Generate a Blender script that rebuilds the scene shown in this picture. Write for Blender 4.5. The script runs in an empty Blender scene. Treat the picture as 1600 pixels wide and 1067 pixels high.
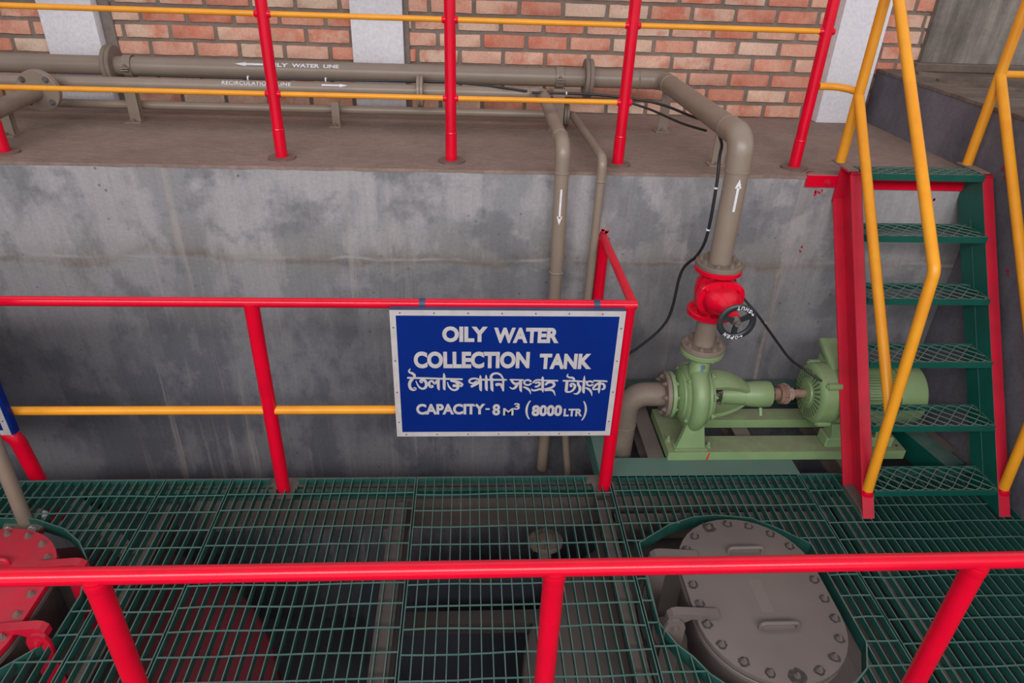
import bpy, bmesh, math, random
from mathutils import Vector, Matrix
random.seed(7)
S = bpy.context.scene
COL = S.collection
V = Vector
PI = math.pi
# ------------------------------------------------------------------ camera, world, light, exposure
H = 2.0
pit, yaw, rol = math.radians(30.3), math.radians(4.12), math.radians(-2.25)
fw = V((math.sin(yaw) * math.cos(pit), math.cos(yaw) * math.cos(pit), -math.sin(pit)))
rt = V((math.cos(yaw), -math.sin(yaw), 0))
dn = fw.cross(rt)
rt2 = rt * math.cos(rol) + dn * math.sin(rol)
dn2 = dn * math.cos(rol) - rt * math.sin(rol)
cd = bpy.data.cameras.new('camera')
cam = bpy.data.objects.new('camera', cd)
COL.objects.link(cam)
M = Matrix((rt2, -dn2, -fw)).transposed().to_4x4()
M.translation = V((0, 0, H))
cam.matrix_world = M
cd.sensor_width = 36
cd.lens = 1080 * 36 / 1600
cd.clip_start = 0.05
S.camera = cam
S.view_settings.view_transform = 'Standard'
S.view_settings.look = 'None'
S.view_settings.gamma = 1
S.view_settings.exposure = 0.42
W = bpy.data.worlds.new('World')
S.world = W
W.use_nodes = True
bg = W.node_tree.nodes['Background']
bg.inputs[0].default_value = (0.93, 0.94, 1.0, 1)
bg.inputs[1].default_value = 0.72
def area(name, loc, target, sx, sy, power, col=(1, 1, 1)):
    l = bpy.data.lights.new(name, 'AREA')
    l.shape = 'RECTANGLE'; l.size = sx; l.size_y = sy; l.energy = power; l.color = col
    o = bpy.data.objects.new(name, l); COL.objects.link(o)
    o.location = loc
    o.rotation_euler = (V(target) - V(loc)).to_track_quat('-Z', 'Y').to_euler()
    return o
area('daylight_open_bay', (-0.6, -3.2, 4.3), (0.1, 3.0, 0.9), 9.0, 1.3, 330, (1.0, 0.97, 0.96))

# ------------------------------------------------------------------ materials
def nn(nt, t, **kw):
    n = nt.nodes.new(t)
    for k, v in kw.items(): setattr(n, k, v)
    return n
def mixc(nt, fac, a, b, mode='MIX'):
    n = nn(nt, 'ShaderNodeMix', data_type='RGBA', blend_type=mode)
    for sock, v in ((n.inputs[0], fac), (n.inputs[6], a), (n.inputs[7], b)):
        if isinstance(v, bpy.types.NodeSocket): nt.links.new(v, sock)
        elif isinstance(v, tuple): sock.default_value = (*v, 1) if len(v) == 3 else v
        else: sock.default_value = v
    return n.outputs[2]
def math_(nt, op, a, b=None, clamp=False):
    n = nn(nt, 'ShaderNodeMath', operation=op, use_clamp=clamp)
    for i, v in enumerate((a, b)):
        if v is None: continue
        if isinstance(v, bpy.types.NodeSocket): nt.links.new(v, n.inputs[i])
        else: n.inputs[i].default_value = v
    return n.outputs[0]
def ramp(nt, fac, stops, interp='LINEAR'):
    n = nn(nt, 'ShaderNodeValToRGB'); n.color_ramp.interpolation = interp
    e = n.color_ramp.elements
    while len(e) < len(stops): e.new(0.5)
    for el, (p, c) in zip(e, stops):
        el.position = p; el.color = (*c, 1) if isinstance(c, tuple) else (c, c, c, 1)
    nt.links.new(fac, n.inputs[0])
    return n.outputs[0]
def noise(nt, vec, scale, detail=4, rough=.55, sc=None):
    if sc:
        m = nn(nt, 'ShaderNodeMapping'); m.inputs['Scale'].default_value = sc
        nt.links.new(vec, m.inputs[0]); vec = m.outputs[0]
    n = nn(nt, 'ShaderNodeTexNoise')
    n.inputs['Scale'].default_value = scale; n.inputs['Detail'].default_value = detail
    n.inputs['Roughness'].default_value = rough
    nt.links.new(vec, n.inputs['Vector'])
    return n.outputs['Fac']
def base(name):
    m = bpy.data.materials.new(name); m.use_nodes = True
    nt = m.node_tree; b = nt.nodes['Principled BSDF']
    g = nn(nt, 'ShaderNodeNewGeometry')
    return m, nt, b, g
def bumpn(nt, b, h, strength, dist=.01):
    n = nn(nt, 'ShaderNodeBump'); n.inputs['Strength'].default_value = strength; n.inputs['Distance'].default_value = dist
    nt.links.new(h, n.inputs['Height']); nt.links.new(n.outputs[0], b.inputs['Normal'])
DUST = (0.17, 0.135, 0.115)
def paint(name, col, col2=None, scale=9, rough=.42, dust=0.0, dustcol=DUST, bump=.12, spec=.5, chips=None, metal=0):
    """painted metal: two close tones, settled dust on the upward faces, optional worn spots"""
    m, nt, b, g = base(name)
    pos = g.outputs['Position']
    c2 = col2 or tuple(x * .82 for x in col)
    f = ramp(nt, noise(nt, pos, scale, 5), [(.36, 0.0), (.66, 1.0)])
    c = mixc(nt, f, col, c2)
    r = rough
    if chips:
        cf = ramp(nt, noise(nt, pos, 38, 3), [(.70, 0.0), (.73, 1.0)])
        c = mixc(nt, cf, c, chips)
    if dust:
        sep = nn(nt, 'ShaderNodeSeparateXYZ'); nt.links.new(g.outputs['Normal'], sep.inputs[0])
        up = ramp(nt, sep.outputs[2], [(.45, 0.0), (.92, 1.0)])
        dn_ = ramp(nt, noise(nt, pos, 14, 6, .65), [(.25, .25), (.6, 1.0)])
        df = math_(nt, 'MULTIPLY', math_(nt, 'MULTIPLY', up, dn_), dust, True)
        c = mixc(nt, df, c, dustcol)
        rn = nn(nt, 'ShaderNodeMapRange'); nt.links.new(df, rn.inputs[0])
        rn.inputs[3].default_value = rough; rn.inputs[4].default_value = .85
        nt.links.new(rn.outputs[0], b.inputs['Roughness'])
    else:
        b.inputs['Roughness'].default_value = rough
    nt.links.new(c, b.inputs['Base Color'])
    b.inputs['Specular IOR Level'].default_value = spec
    b.inputs['Metallic'].default_value = metal
    if bump: bumpn(nt, b, noise(nt, pos, 45, 3), bump, .004)
    return m
RED = paint('red_gloss_paint', (.70, .002, .024), (.61, .002, .022), rough=.2, bump=.05, dust=.06, spec=.32)
REDD = paint('red_dusty_paint', (.60, .004, .03), (.47, .005, .026), rough=.45, dust=.38, dustcol=(.30, .06, .065), bump=.12)
YEL = paint('yellow_paint', (.80, .33, .018), (.74, .28, .015), rough=.36, bump=.08, spec=.4)
PIPE = paint('taupe_pipe_paint', (.255, .197, .152), (.228, .177, .137), rough=.38, dust=.35, dustcol=(.22, .168, .138), bump=.06)
PIPED = paint('taupe_flange_paint', (.21, .165, .128), (.16, .125, .10), rough=.6, dust=.6, dustcol=(.17, .125, .10), bump=.2)
TANK = paint('tank_taupe_paint', (.140, .114, .102), (.12, .096, .087), rough=.5, dust=.35, dustcol=(.15, .122, .108), bump=.06, scale=4)
GRATE = paint('grating_green_paint', (.015, .092, .073), (.011, .070, .056), rough=.5, dust=.78, dustcol=(.115, .155, .138), bump=.15, scale=12)
GREEN = paint('stair_green_paint', (.004, .092, .068), (.003, .074, .055), rough=.45, dust=.6, dustcol=(.13, .15, .13), bump=.1)
MESHG = paint('tread_mesh_paint', (.045, .105, .085), (.03, .085, .068), rough=.55, dust=.85, dustcol=(.15, .165, .145), bump=.1)
REDT = paint('tank_red_painted_shade', (.15, .004, .014), (.085, .006, .011), rough=.6, dust=.06, bump=.15, scale=4)  # tank red darkened in the colour for the shade under the grating
GREENB = paint('beam_green_paint', (.055, .15, .12), (.04, .115, .09), rough=.55, dust=.75, dustcol=(.105, .145, .12), bump=.15, scale=7)
PUMP = paint('pump_pale_green_paint', (.205, .305, .135), (.175, .265, .12), rough=.42, dust=.45, dustcol=(.20, .20, .125), bump=.1, scale=11)
PUMPB = paint('baseplate_pale_green_paint', (.215, .325, .145), (.185, .28, .13), rough=.5, dust=.85, dustcol=(.175, .165, .105), bump=.15, scale=9)
BROWN = paint('primer_brown_steel', (.115, .091, .080), (.088, .069, .061), rough=.7, dust=.3, bump=.25, scale=6)
BROWND = paint('brown_steel_painted_shade', (.065, .052, .046), (.05, .04, .036), rough=.8, bump=.2)  # brown steel darkened in the colour to stand for the pit's shade
RUST = paint('rusty_steel', (.16, .085, .06), (.24, .15, .11), rough=.75, bump=.3, scale=40, chips=(.30, .38, .22))
BLACK = paint('black_iron', (.018, .02, .024), (.03, .033, .037), rough=.4, bump=.1)
RUBBER = paint('black_cable_sheath', (.012, .012, .013), rough=.5, bump=0)
WHITE = paint('white_lettering_paint', (.72, .73, .76), (.62, .62, .64), rough=.6, bump=0, scale=60)
BLUE = paint('sign_blue_paint', (.0025, .020, .175), (.002, .017, .155), rough=.45, bump=.03, scale=4, spec=.12)
BLUED = paint('sign_edge_blue_paint', (.035, .045, .11), (.025, .035, .09), rough=.5, bump=.1)
SIGNW = paint('sign_white_paint', (.50, .465, .46), (.44, .40, .395), rough=.65, bump=.05, scale=22)
BOLTM = paint('oily_bolt_steel', (.15, .13, .12), (.07, .062, .057), rough=.5, bump=.2, scale=60)
BOLTR = paint('dusty_red_bolt', (.22, .13, .11), (.16, .10, .085), rough=.65, bump=.2, scale=50)
OILRING = paint('oil_stain', (.022, .018, .017), (.05, .042, .038), rough=.4, bump=0, scale=70)
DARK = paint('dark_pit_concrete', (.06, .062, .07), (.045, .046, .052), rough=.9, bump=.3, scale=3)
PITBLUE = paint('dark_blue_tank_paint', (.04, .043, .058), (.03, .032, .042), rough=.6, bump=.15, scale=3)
BLOCK_ROOF = paint('light_block_sheet', (.32, .32, .33), (.28, .28, .29), rough=.8, bump=.1)
TAGB = paint('flaked_blue_primer', (.02, .22, .50), (.16, .10, .07), rough=.6, bump=.2, scale=70)

def concrete_wall():
    m, nt, b, g = base('stained_concrete_wall')
    pos = g.outputs['Position']
    sep = nn(nt, 'ShaderNodeSeparateXYZ'); nt.links.new(pos, sep.inputs[0])
    wob = noise(nt, pos, 1.6, 5, .6)
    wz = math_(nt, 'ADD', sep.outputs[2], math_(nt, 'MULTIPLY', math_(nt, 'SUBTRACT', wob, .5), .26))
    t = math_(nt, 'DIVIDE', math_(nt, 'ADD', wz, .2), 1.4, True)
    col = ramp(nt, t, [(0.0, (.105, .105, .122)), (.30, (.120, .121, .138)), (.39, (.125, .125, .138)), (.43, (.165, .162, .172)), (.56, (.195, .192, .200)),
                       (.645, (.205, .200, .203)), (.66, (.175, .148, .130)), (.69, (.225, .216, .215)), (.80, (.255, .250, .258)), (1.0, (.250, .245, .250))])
    # hand-trowelled render: pale cement film over blue-grey, drawn out downwards
    n1 = noise(nt, pos, 2.6, 9, .66, (1.15, 1, .62))
    patch = ramp(nt, n1, [(.45, 0.0), (.495, .6), (.54, 1.0)])
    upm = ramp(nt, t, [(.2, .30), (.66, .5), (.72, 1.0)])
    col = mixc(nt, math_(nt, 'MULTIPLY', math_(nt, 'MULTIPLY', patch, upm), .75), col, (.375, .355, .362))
    n2 = noise(nt, pos, 3.1, 7, .6, (.8, 1, .9))
    col = mixc(nt, math_(nt, 'MULTIPLY', ramp(nt, n2, [(.52, 0.0), (.58, 1.0)]), .5), col, (.115, .118, .132))
    fine = ramp(nt, noise(nt, pos, 70, 5, .7), [(.3, .85), (.7, 1.12)])
    col = mixc(nt, .8, col, fine, 'MULTIPLY')
    brush = ramp(nt, noise(nt, pos, 1.0, 6, .7, (42, 1, 1.6)), [(.35, .86), (.65, 1.12)])
    col = mixc(nt, .45, col, brush, 'MULTIPLY')
    # runs of lime and rust washed down the face
    st = noise(nt, pos, 1.0, 7, .72, (15, 1, .42))
    sm = ramp(nt, st, [(.53, 0.0), (.66, 1.0)])
    br = ramp(nt, noise(nt, pos, 1.25, 2, .5, (1, 1, .35)), [(.46, 0.0), (.60, 1.0)])
    col = mixc(nt, math_(nt, 'MULTIPLY', math_(nt, 'MULTIPLY', sm, br), .55), col, (.40, .345, .315))
    # casting joint
    jz = math_(nt, 'ABSOLUTE', math_(nt, 'SUBTRACT', math_(nt, 'ADD', sep.outputs[2], math_(nt, 'MULTIPLY', noise(nt, pos, 6, 4), .05)), .755))
    jl = ramp(nt, jz, [(0.0, 1.0), (.011, 0.0)])
    col = mixc(nt, math_(nt, 'MULTIPLY', jl, ramp(nt, noise(nt, pos, 4, 3), [(.42, 0.0), (.6, .7)])), col, (.36, .345, .34))
    # small air holes
    vo = nn(nt, 'ShaderNodeTexVoronoi'); vo.inputs['Scale'].default_value = 17; nt.links.new(pos, vo.inputs['Vector'])
    hole = math_(nt, 'MULTIPLY', ramp(nt, vo.outputs['Distance'], [(.08, 1.0), (.13, 0.0)]), ramp(nt, noise(nt, pos, 3, 2), [(.52, 0.0), (.6, 1.0)]))
    col = mixc(nt, math_(nt, 'MULTIPLY', hole, .6), col, (.07, .065, .062))
    nt.links.new(col, b.inputs['Base Color'])
    b.inputs['Roughness'].default_value = .72
    b.inputs['Specular IOR Level'].default_value = .25
    bumpn(nt, b, noise(nt, pos, 30, 6, .7), .35, .01)
    return m
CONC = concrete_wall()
def concrete(name, c1, c2, sc=4, streak=None, st_amt=.4, rough=.85, dark=None):
    m, nt, b, g = base(name)
    pos = g.outputs['Position']
    col = mixc(nt, ramp(nt, noise(nt, pos, sc, 8, .65), [(.32, 0.0), (.68, 1.0)]), c1, c2)
    col = mixc(nt, .8, col, ramp(nt, noise(nt, pos, 55, 4, .7), [(.3, .84), (.7, 1.12)]), 'MULTIPLY')
    if streak:
        s = ramp(nt, noise(nt, pos, 1, 5, .6, streak), [(.4, 1.0 - st_amt), (.62, 1.0 + st_amt * .4)])
        col = mixc(nt, 1.0, col, s, 'MULTIPLY')
    if dark:
        d = ramp(nt, noise(nt, pos, 9, 3, .6), [(.68, 0.0), (.74, 1.0)])
        col = mixc(nt, math_(nt, 'MULTIPLY', d, .7), col, dark)
    nt.links.new(col, b.inputs['Base Color'])
    b.inputs['Roughness'].default_value = rough; b.inputs['Specular IOR Level'].default_value = .2
    bumpn(nt, b, noise(nt, pos, 26, 6, .7), .3, .01)
    return m
BENCH = concrete('dusty_floor_screed', (.29, .208, .172), (.225, .163, .136), 3.5, (14, 70, 1), .14)
PARAPET = concrete('dark_grey_render', (.175, .165, .19), (.125, .118, .138), 5, (22, 3, 1), .2)
OLDCONC = concrete('weathered_concrete', (.30, .262, .23), (.185, .158, .138), 5, (9, 5, 1.0), .4, dark=(.06, .055, .05))
LEDGE = concrete('dusty_brown_ledge', (.20, .155, .125), (.15, .112, .092), 5, (1.5, 20, 1), .25)
WPLAST = concrete('white_plaster', (.78, .765, .805), (.74, .72, .755), 3, None, rough=.75)
FILLET = concrete('cement_fillet', (.24, .20, .175), (.185, .155, .135), 6)
MORTAR = concrete('grey_mortar', (.255, .208, .172), (.185, .152, .126), 7)
def brick_mat():
    m, nt, b, g = base('fired_clay_brick')
    pos = g.outputs['Position']
    at = nn(nt, 'ShaderNodeAttribute', attribute_name='tone')
    sep = nn(nt, 'ShaderNodeSeparateColor'); nt.links.new(at.outputs['Color'], sep.inputs[0])
    col = ramp(nt, sep.outputs[0], [(0.0, (.60, .19, .12)), (.22, (.66, .30, .205)), (.6, (.69, .385, .285)), (1.0, (.68, .47, .355))])
    # kiln scum and flashed patches, different on every brick
    off = nn(nt, 'ShaderNodeVectorMath', operation='MULTIPLY_ADD')
    nt.links.new(at.outputs['Color'], off.inputs[0]); off.inputs[1].default_value = (9, 9, 9); nt.links.new(pos, off.inputs[2])
    f = ramp(nt, noise(nt, off.outputs[0], 11, 5, .6), [(.36, 0.0), (.56, 1.0)])
    col = mixc(nt, math_(nt, 'MULTIPLY', f, math_(nt, 'ADD', math_(nt, 'MULTIPLY', sep.outputs[1], .8), .2)), col, (.70, .53, .405))
    f2 = ramp(nt, noise(nt, off.outputs[0], 7, 4, .6), [(.56, 0.0), (.68, 1.0)])
    col = mixc(nt, math_(nt, 'MULTIPLY', f2, .6), col, (.50, .125, .075))
    col = mixc(nt, .7, col, ramp(nt, noise(nt, pos, 90, 3, .7), [(.3, .8), (.7, 1.15)]), 'MULTIPLY')
    nt.links.new(col, b.inputs['Base Color'])
    b.inputs['Roughness'].default_value = .85; b.inputs['Specular IOR Level'].default_value = .2
    bumpn(nt, b, noise(nt, pos, 60, 5, .7), .35, .006)
    return m
BRICK = brick_mat()

# ------------------------------------------------------------------ mesh helpers
def B(): return bmesh.new()
def box(bm, x0, x1, y0, y1, z0, z1):
    vs = [bm.verts.new((x, y, z)) for x in (x0, x1) for y in (y0, y1) for z in (z0, z1)]
    for f in ((0, 1, 3, 2), (4, 6, 7, 5), (0, 4, 5, 1), (2, 3, 7, 6), (0, 2, 6, 4), (1, 5, 7, 3)):
        bm.faces.new([vs[i] for i in f])
    return vs
def frame(d):
    d = V(d).normalized()
    a = V((0, 0, 1)) if abs(d.z) < .9 else V((0, 1, 0))
    u = a.cross(d).normalized()
    return u, d.cross(u), d
def lathe(bm, o, axis, prof, seg=24, close=True, ang=(0, 2 * PI), caps=True):
    """profile [(distance along axis, radius)] turned round the axis"""
    u, v, d = frame(axis); o = V(o)
    rings = []
    for t, r in prof:
        rings.append([bm.verts.new(o + d * t + (u * math.cos(2 * PI * k / seg) + v * math.sin(2 * PI * k / seg)) * r) for k in range(seg)])
    for a, b_ in zip(rings, rings[1:]):
        for k in range(seg):
            bm.faces.new((a[k], a[(k + 1) % seg], b_[(k + 1) % seg], b_[k]))
    if caps:
        bm.faces.new(rings[0][::-1]); bm.faces.new(rings[-1])
def cyl(bm, p0, p1, r, seg=20, r2=None):
    p0, p1 = V(p0), V(p1)
    lathe(bm, p0, p1 - p0, [(0, r), ((p1 - p0).length, r if r2 is None else r2)], seg)
def fillet(pts, rad, n=8):
    pts = [V(p) for p in pts]; out = [pts[0]]
    rads = rad if isinstance(rad, (list, tuple)) else [rad] * (len(pts) - 2)
    for i in range(1, len(pts) - 1):
        p, a, b_ = pts[i], pts[i - 1], pts[i + 1]
        da, db = (a - p).normalized(), (b_ - p).normalized()
        ang = da.angle(db); R = rads[i - 1]
        if R <= 0 or ang > PI - .02: out.append(p); continue
        L = min(R / math.tan(ang / 2), (a - p).length * .49, (b_ - p).length * .49); R = L * math.tan(ang / 2)
        c = p + (da + db).normalized() * (R / math.sin(ang / 2))
        s, e = p + da * L - c, p + db * L - c
        tot = s.angle(e); ax = s.cross(e).normalized()
        for k in range(n + 1): out.append(c + Matrix.Rotation(tot * k / n, 3, ax) @ s)
    out.append(pts[-1]); return out
def tube(bm, pts, r, seg=14, caps=True, squash=None):
    pts = [V(p) for p in pts]; rings = []
    t = (pts[1] - pts[0]).normalized(); u, v, _ = frame(t)
    for i, p in enumerate(pts):
        if i == 0: tn = pts[1] - pts[0]
        elif i == len(pts) - 1: tn = pts[-1] - pts[-2]
        else: tn = (pts[i + 1] - p).normalized() + (p - pts[i - 1]).normalized()
        tn.normalize()
        q = t.rotation_difference(tn); u = q @ u; v = q @ v; t = tn
        rr = r[i] if isinstance(r, (list, tuple)) else r
        rings.append([bm.verts.new(p + (u * math.cos(2 * PI * k / seg) + v * math.sin(2 * PI * k / seg)) * rr) for k in range(seg)])
    for a, b_ in zip(rings, rings[1:]):
        for k in range(seg):
            bm.faces.new((a[k], a[(k + 1) % seg], b_[(k + 1) % seg], b_[k]))
    if caps:
        bm.faces.new(rings[0][::-1]); bm.faces.new(rings[-1])
def smooth_pts(pts, n=8):
    """Catmull-Rom through the points"""
    pts = [V(p) for p in pts]; P = [2 * pts[0] - pts[1]] + pts + [2 * pts[-1] - pts[-2]]; out = []
    for i in range(1, len(P) - 2):
        a, b_, c, d = P[i - 1:i + 3]
        for k in range(n):
            t = k / n
            out.append(.5 * ((2 * b_) + (c - a) * t + (2 * a - 5 * b_ + 4 * c - d) * t * t + (3 * b_ - a - 3 * c + d) * t ** 3))
    out.append(pts[-1]); return out
def prism(bm, poly, fn, t0, t1):
    """polygon of (a, b) pairs given thickness: fn(a, b, t) -> point"""
    lo = [bm.verts.new(fn(a, b_, t0)) for a, b_ in poly]; hi = [bm.verts.new(fn(a, b_, t1)) for a, b_ in poly]
    bm.faces.new(lo[::-1]); bm.faces.new(hi)
    n = len(poly)
    for k in range(n): bm.faces.new((lo[k], lo[(k + 1) % n], hi[(k + 1) % n], hi[k]))
def bevel(bm, w, seg=2, ang=.5):
    bm.normal_update()
    es = [e for e in bm.edges if len(e.link_faces) == 2 and e.calc_face_angle() > ang]
    bmesh.ops.bevel(bm, geom=es, offset=w, segments=seg, affect='EDGES', profile=.6)
def ring_pos(c, axis, r, n, ph=0):
    u, v, d = frame(axis)
    return [V(c) + (u * math.cos(2 * PI * (k + ph) / n) + v * math.sin(2 * PI * (k + ph) / n)) * r for k in range(n)]

# ------------------------------------------------------------------ object helpers
ORG = {}
def setp(o, label=None, cat=None, group=None, kind=None):
    for k, v in (('label', label), ('category', cat), ('group', group), ('kind', kind)):
        if v: o[k] = v
def mesh_of(name, bm, mat, sharp=32):
    bm.normal_update()
    bmesh.ops.recalc_face_normals(bm, faces=bm.faces[:])
    ca = math.radians(sharp)
    for f in bm.faces: f.smooth = True
    for e in bm.edges:
        e.smooth = not (len(e.link_faces) == 2 and e.calc_face_angle() > ca) and len(e.link_faces) == 2
    me = bpy.data.meshes.new(name); bm.to_mesh(me); bm.free()
    me.materials.append(mat)
    return me
def thing(name, label, cat, loc, group=None):
    o = bpy.data.objects.new(name, None); COL.objects.link(o)
    o.location = loc; o.empty_display_size = .1
    setp(o, label, cat, group); ORG[o.name] = V(loc)
    return o
def part(name, bm, mat, parent, label=None, sharp=32, kind=None):
    L = ORG[parent.name]
    bmesh.ops.translate(bm, verts=bm.verts[:], vec=-L)
    o = bpy.data.objects.new(name, mesh_of(name, bm, mat, sharp)); COL.objects.link(o)
    o.parent = parent; ORG[o.name] = L
    setp(o, label, kind=kind)
    return o
def solo(name, bm, mat, label, cat, group=None, kind=None, sharp=32):
    xs = [v.co for v in bm.verts]
    lo = V([min(c[i] for c in xs) for i in range(3)]); hi = V([max(c[i] for c in xs) for i in range(3)])
    L = V(((lo.x + hi.x) / 2, (lo.y + hi.y) / 2, lo.z))
    bmesh.ops.translate(bm, verts=bm.verts[:], vec=-L)
    o = bpy.data.objects.new(name, mesh_of(name, bm, mat, sharp)); COL.objects.link(o)
    o.location = L; ORG[o.name] = L
    setp(o, label, cat, group, kind)
    return o
def struct(name, bm, mat, sharp=32):
    o = bpy.data.objects.new(name, mesh_of(name, bm, mat, sharp)); COL.objects.link(o)
    o['kind'] = 'structure'; ORG[o.name] = V((0, 0, 0))
    return o
BOLTS = {}
def bolt_mesh(r, mat, stud, h):
    k = (r, mat.name, stud, h)
    if k not in BOLTS:
        bm = B()
        if stud: cyl(bm, (0, 0, 0), (0, 0, h + stud), r * .52, 10)
        cyl(bm, (0, 0, 0), (0, 0, .0018), r * 1.35, 14)
        cyl(bm, (0, 0, .0018), (0, 0, h), r, 6)
        BOLTS[k] = mesh_of('bolt', bm, mat)
    return BOLTS[k]
def bolts(parent, posl, axis, r=.009, mat=None, stud=.006, h=.009, name='bolt'):
    me = bolt_mesh(r, mat or PIPED, stud, h)
    q = V((0, 0, 1)).rotation_difference(V(axis).normalized())
    for p in posl:
        o = bpy.data.objects.new(name, me); COL.objects.link(o)
        o.parent = parent; o.location = V(p) - ORG[parent.name]
        o.rotation_mode = 'QUATERNION'; o.rotation_quaternion = q
def flange(parent, c, axis, r, th, mat, n=8, br=.009, bmat=None, bore=None, both=True, ph=.5, name='flange', label=None, bolt=True):
    """a disc centred on c, thickness th along the axis, with a bolt circle as sub-parts"""
    a = V(axis).normalized(); c = V(c)
    bm = B()
    lathe(bm, c - a * th / 2, a, [(0, r * .97), (th * .12, r), (th * .88, r), (th, r * .97)], 32)
    f = part(name, bm, mat, parent, label)
    if bolt:
        bolts(f, ring_pos(c + a * th / 2, a, r * .78, n, ph), a, br, bmat or mat)
        if both: bolts(f, ring_pos(c - a * th / 2, a, r * .78, n, ph), -a, br, bmat or mat)
    return f
def text_polys(s, bold=.0, spacing=1.0):
    cu = bpy.data.curves.new('t', 'FONT'); cu.body = s; cu.offset = bold; cu.resolution_u = 5; cu.space_character = spacing
    o = bpy.data.objects.new('t', cu); COL.objects.link(o)
    dg = bpy.context.evaluated_depsgraph_get()
    me = bpy.data.meshes.new_from_object(o.evaluated_get(dg))
    vs = [(v.co.x, v.co.y) for v in me.vertices]; fs = [tuple(p.vertices) for p in me.polygons]
    bpy.data.objects.remove(o); bpy.data.curves.remove(cu); bpy.data.meshes.remove(me)
    x0, x1 = min(v[0] for v in vs), max(v[0] for v in vs); y0, y1 = min(v[1] for v in vs), max(v[1] for v in vs)
    vs = [((x - x0) / (x1 - x0), (y - y0) / max(1e-6, y1 - y0)) for x, y in vs]
    return vs, fs, (x1 - x0) / max(1e-6, y1 - y0)
def put_text(bm, s, fn, bold=.0, spacing=1.0, sub=0):
    """fn(u, v) with u, v in 0..1 over the word's box -> point"""
    vs, fs, _ = text_polys(s, bold, spacing)
    if sub:                                                                # enough rows of vertices to lie on a curved surface
        t = bmesh.new(); tv = [t.verts.new((x, y, 0)) for x, y in vs]
        for f in fs:
            try: t.faces.new([tv[i] for i in f])
            except ValueError: pass
        for k in range(1, sub):
            bmesh.ops.bisect_plane(t, geom=t.verts[:] + t.edges[:] + t.faces[:], plane_co=(0, k / sub, 0), plane_no=(0, 1, 0))
        t.verts.index_update()
        vs = [(v.co.x, v.co.y) for v in t.verts]; fs = [tuple(v.index for v in f.verts) for f in t.faces]; t.free()
    nv = [bm.verts.new(fn(u, v)) for u, v in vs]
    for f in fs:
        try: bm.faces.new([nv[i] for i in f])
        except ValueError: pass
def arrow_poly(L, w, hw, hl):
    return [(0, -w / 2), (L - hl, -w / 2), (L - hl, -hw / 2), (L, 0), (L - hl, hw / 2), (L - hl, w / 2), (0, w / 2)]
def on_pipe(bm, poly, fn, n=1):
    vs = [bm.verts.new(fn(a, b_)) for a, b_ in poly]
    bm.faces.new(vs)

# ================================================================== the setting
ZB = 1.144          # upper floor
YW = 2.90           # face of the retaining wall
YBR = 4.045         # face of the mortar joints of the brick wall
XR = 2.295           # face of the low wall on the right
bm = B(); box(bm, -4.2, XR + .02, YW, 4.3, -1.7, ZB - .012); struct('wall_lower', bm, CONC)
def slab():
    bm = B(); rnd = random.Random(3)
    n = 130; x0, x1 = -4.2, XR + .02
    fr = [(x0 + (x1 - x0) * k / n, YW - .003 + rnd.uniform(-.0025, .003)) for k in range(n + 1)]
    poly = fr + [(x1, 4.2), (x0, 4.2)]
    prism(bm, poly, lambda a, b_, t: V((a, b_, t)), ZB - .014, ZB)
    struct('floor', bm, BENCH)
slab()
bm = B(); box(bm, -4.2, 3.0, YBR, 4.4, ZB - .01, 3.6); struct('wall_back', bm, MORTAR)
def bricks():
    rnd = random.Random(11)
    bm = B(); lay = bm.loops.layers.color.new('tone')
    ch, pl = .0825, .2345
    row = 0; z = ZB + .005
    while z < 2.9:
        x = -3.2 - (row % 2) * pl / 2 + rnd.uniform(-.02, .02)
        while x < 2.7:
            L = pl - .020 + rnd.uniform(-.008, .006); h = ch - .0185 + rnd.uniform(-.003, .002)
            if 2.19 < x + L / 2 and x > 2.1: L = .10                       # bricks on end beside the right column
            d = .010 + rnd.uniform(-.002, .003); c = (rnd.random(), rnd.random() ** 1.3, rnd.random(), 1)
            y = YBR - d
            # worn outline: the face corners and edges wander a little
            n = 5
            def j(s=.0016): return rnd.uniform(-s, s)
            ch_ = [rnd.uniform(.001, .006) for _ in range(4)]
            pts = [(x + ch_[0], z + j()), ] + [(x + L * k / n, z + j()) for k in range(1, n)] + [(x + L - ch_[1], z + j()), (x + L + j(), z + ch_[1]), (x + L + j(), z + h - ch_[2])]
            pts += [(x + L - ch_[2], z + h + j())] + [(x + L * (n - k) / n, z + h + j()) for k in range(1, n)] + [(x + ch_[3], z + h + j()), (x + j(), z + h - ch_[3]), (x + j(), z + ch_[0])]
            cx, cz = x + L / 2, z + h / 2
            f0 = [bm.verts.new((a, YBR + .001, b_)) for a, b_ in pts]
            f1 = [bm.verts.new((cx + (a - cx) * .995, y + .003, cz + (b_ - cz) * .985)) for a, b_ in pts]
            f2 = [bm.verts.new((cx + (a - cx) * .975, y, cz + (b_ - cz) * .93)) for a, b_ in pts]
            m = len(pts); fs = []
            for A, C in ((f0, f1), (f1, f2)):
                for k in range(m): fs.append(bm.faces.new((A[k], A[(k + 1) % m], C[(k + 1) % m], C[k])))
            fs.append(bm.faces.new(f2))
            for f in fs:
                for l in f.loops: l[lay] = c
            x += L + .020
        z += ch; row += 1
    o = struct('wall_brick', bm, BRICK, sharp=50)
bricks()
def column(x0, x1, yf):
    bm = B(); box(bm, x0, x1, yf, YBR + .05, ZB, 3.6); bevel(bm, .006, 2)
    struct('column', bm, WPLAST)
column(-2.175, -1.905, 3.965)
column(-.622, -.352, 3.985)
column(1.975, 2.235, 3.945)
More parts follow.
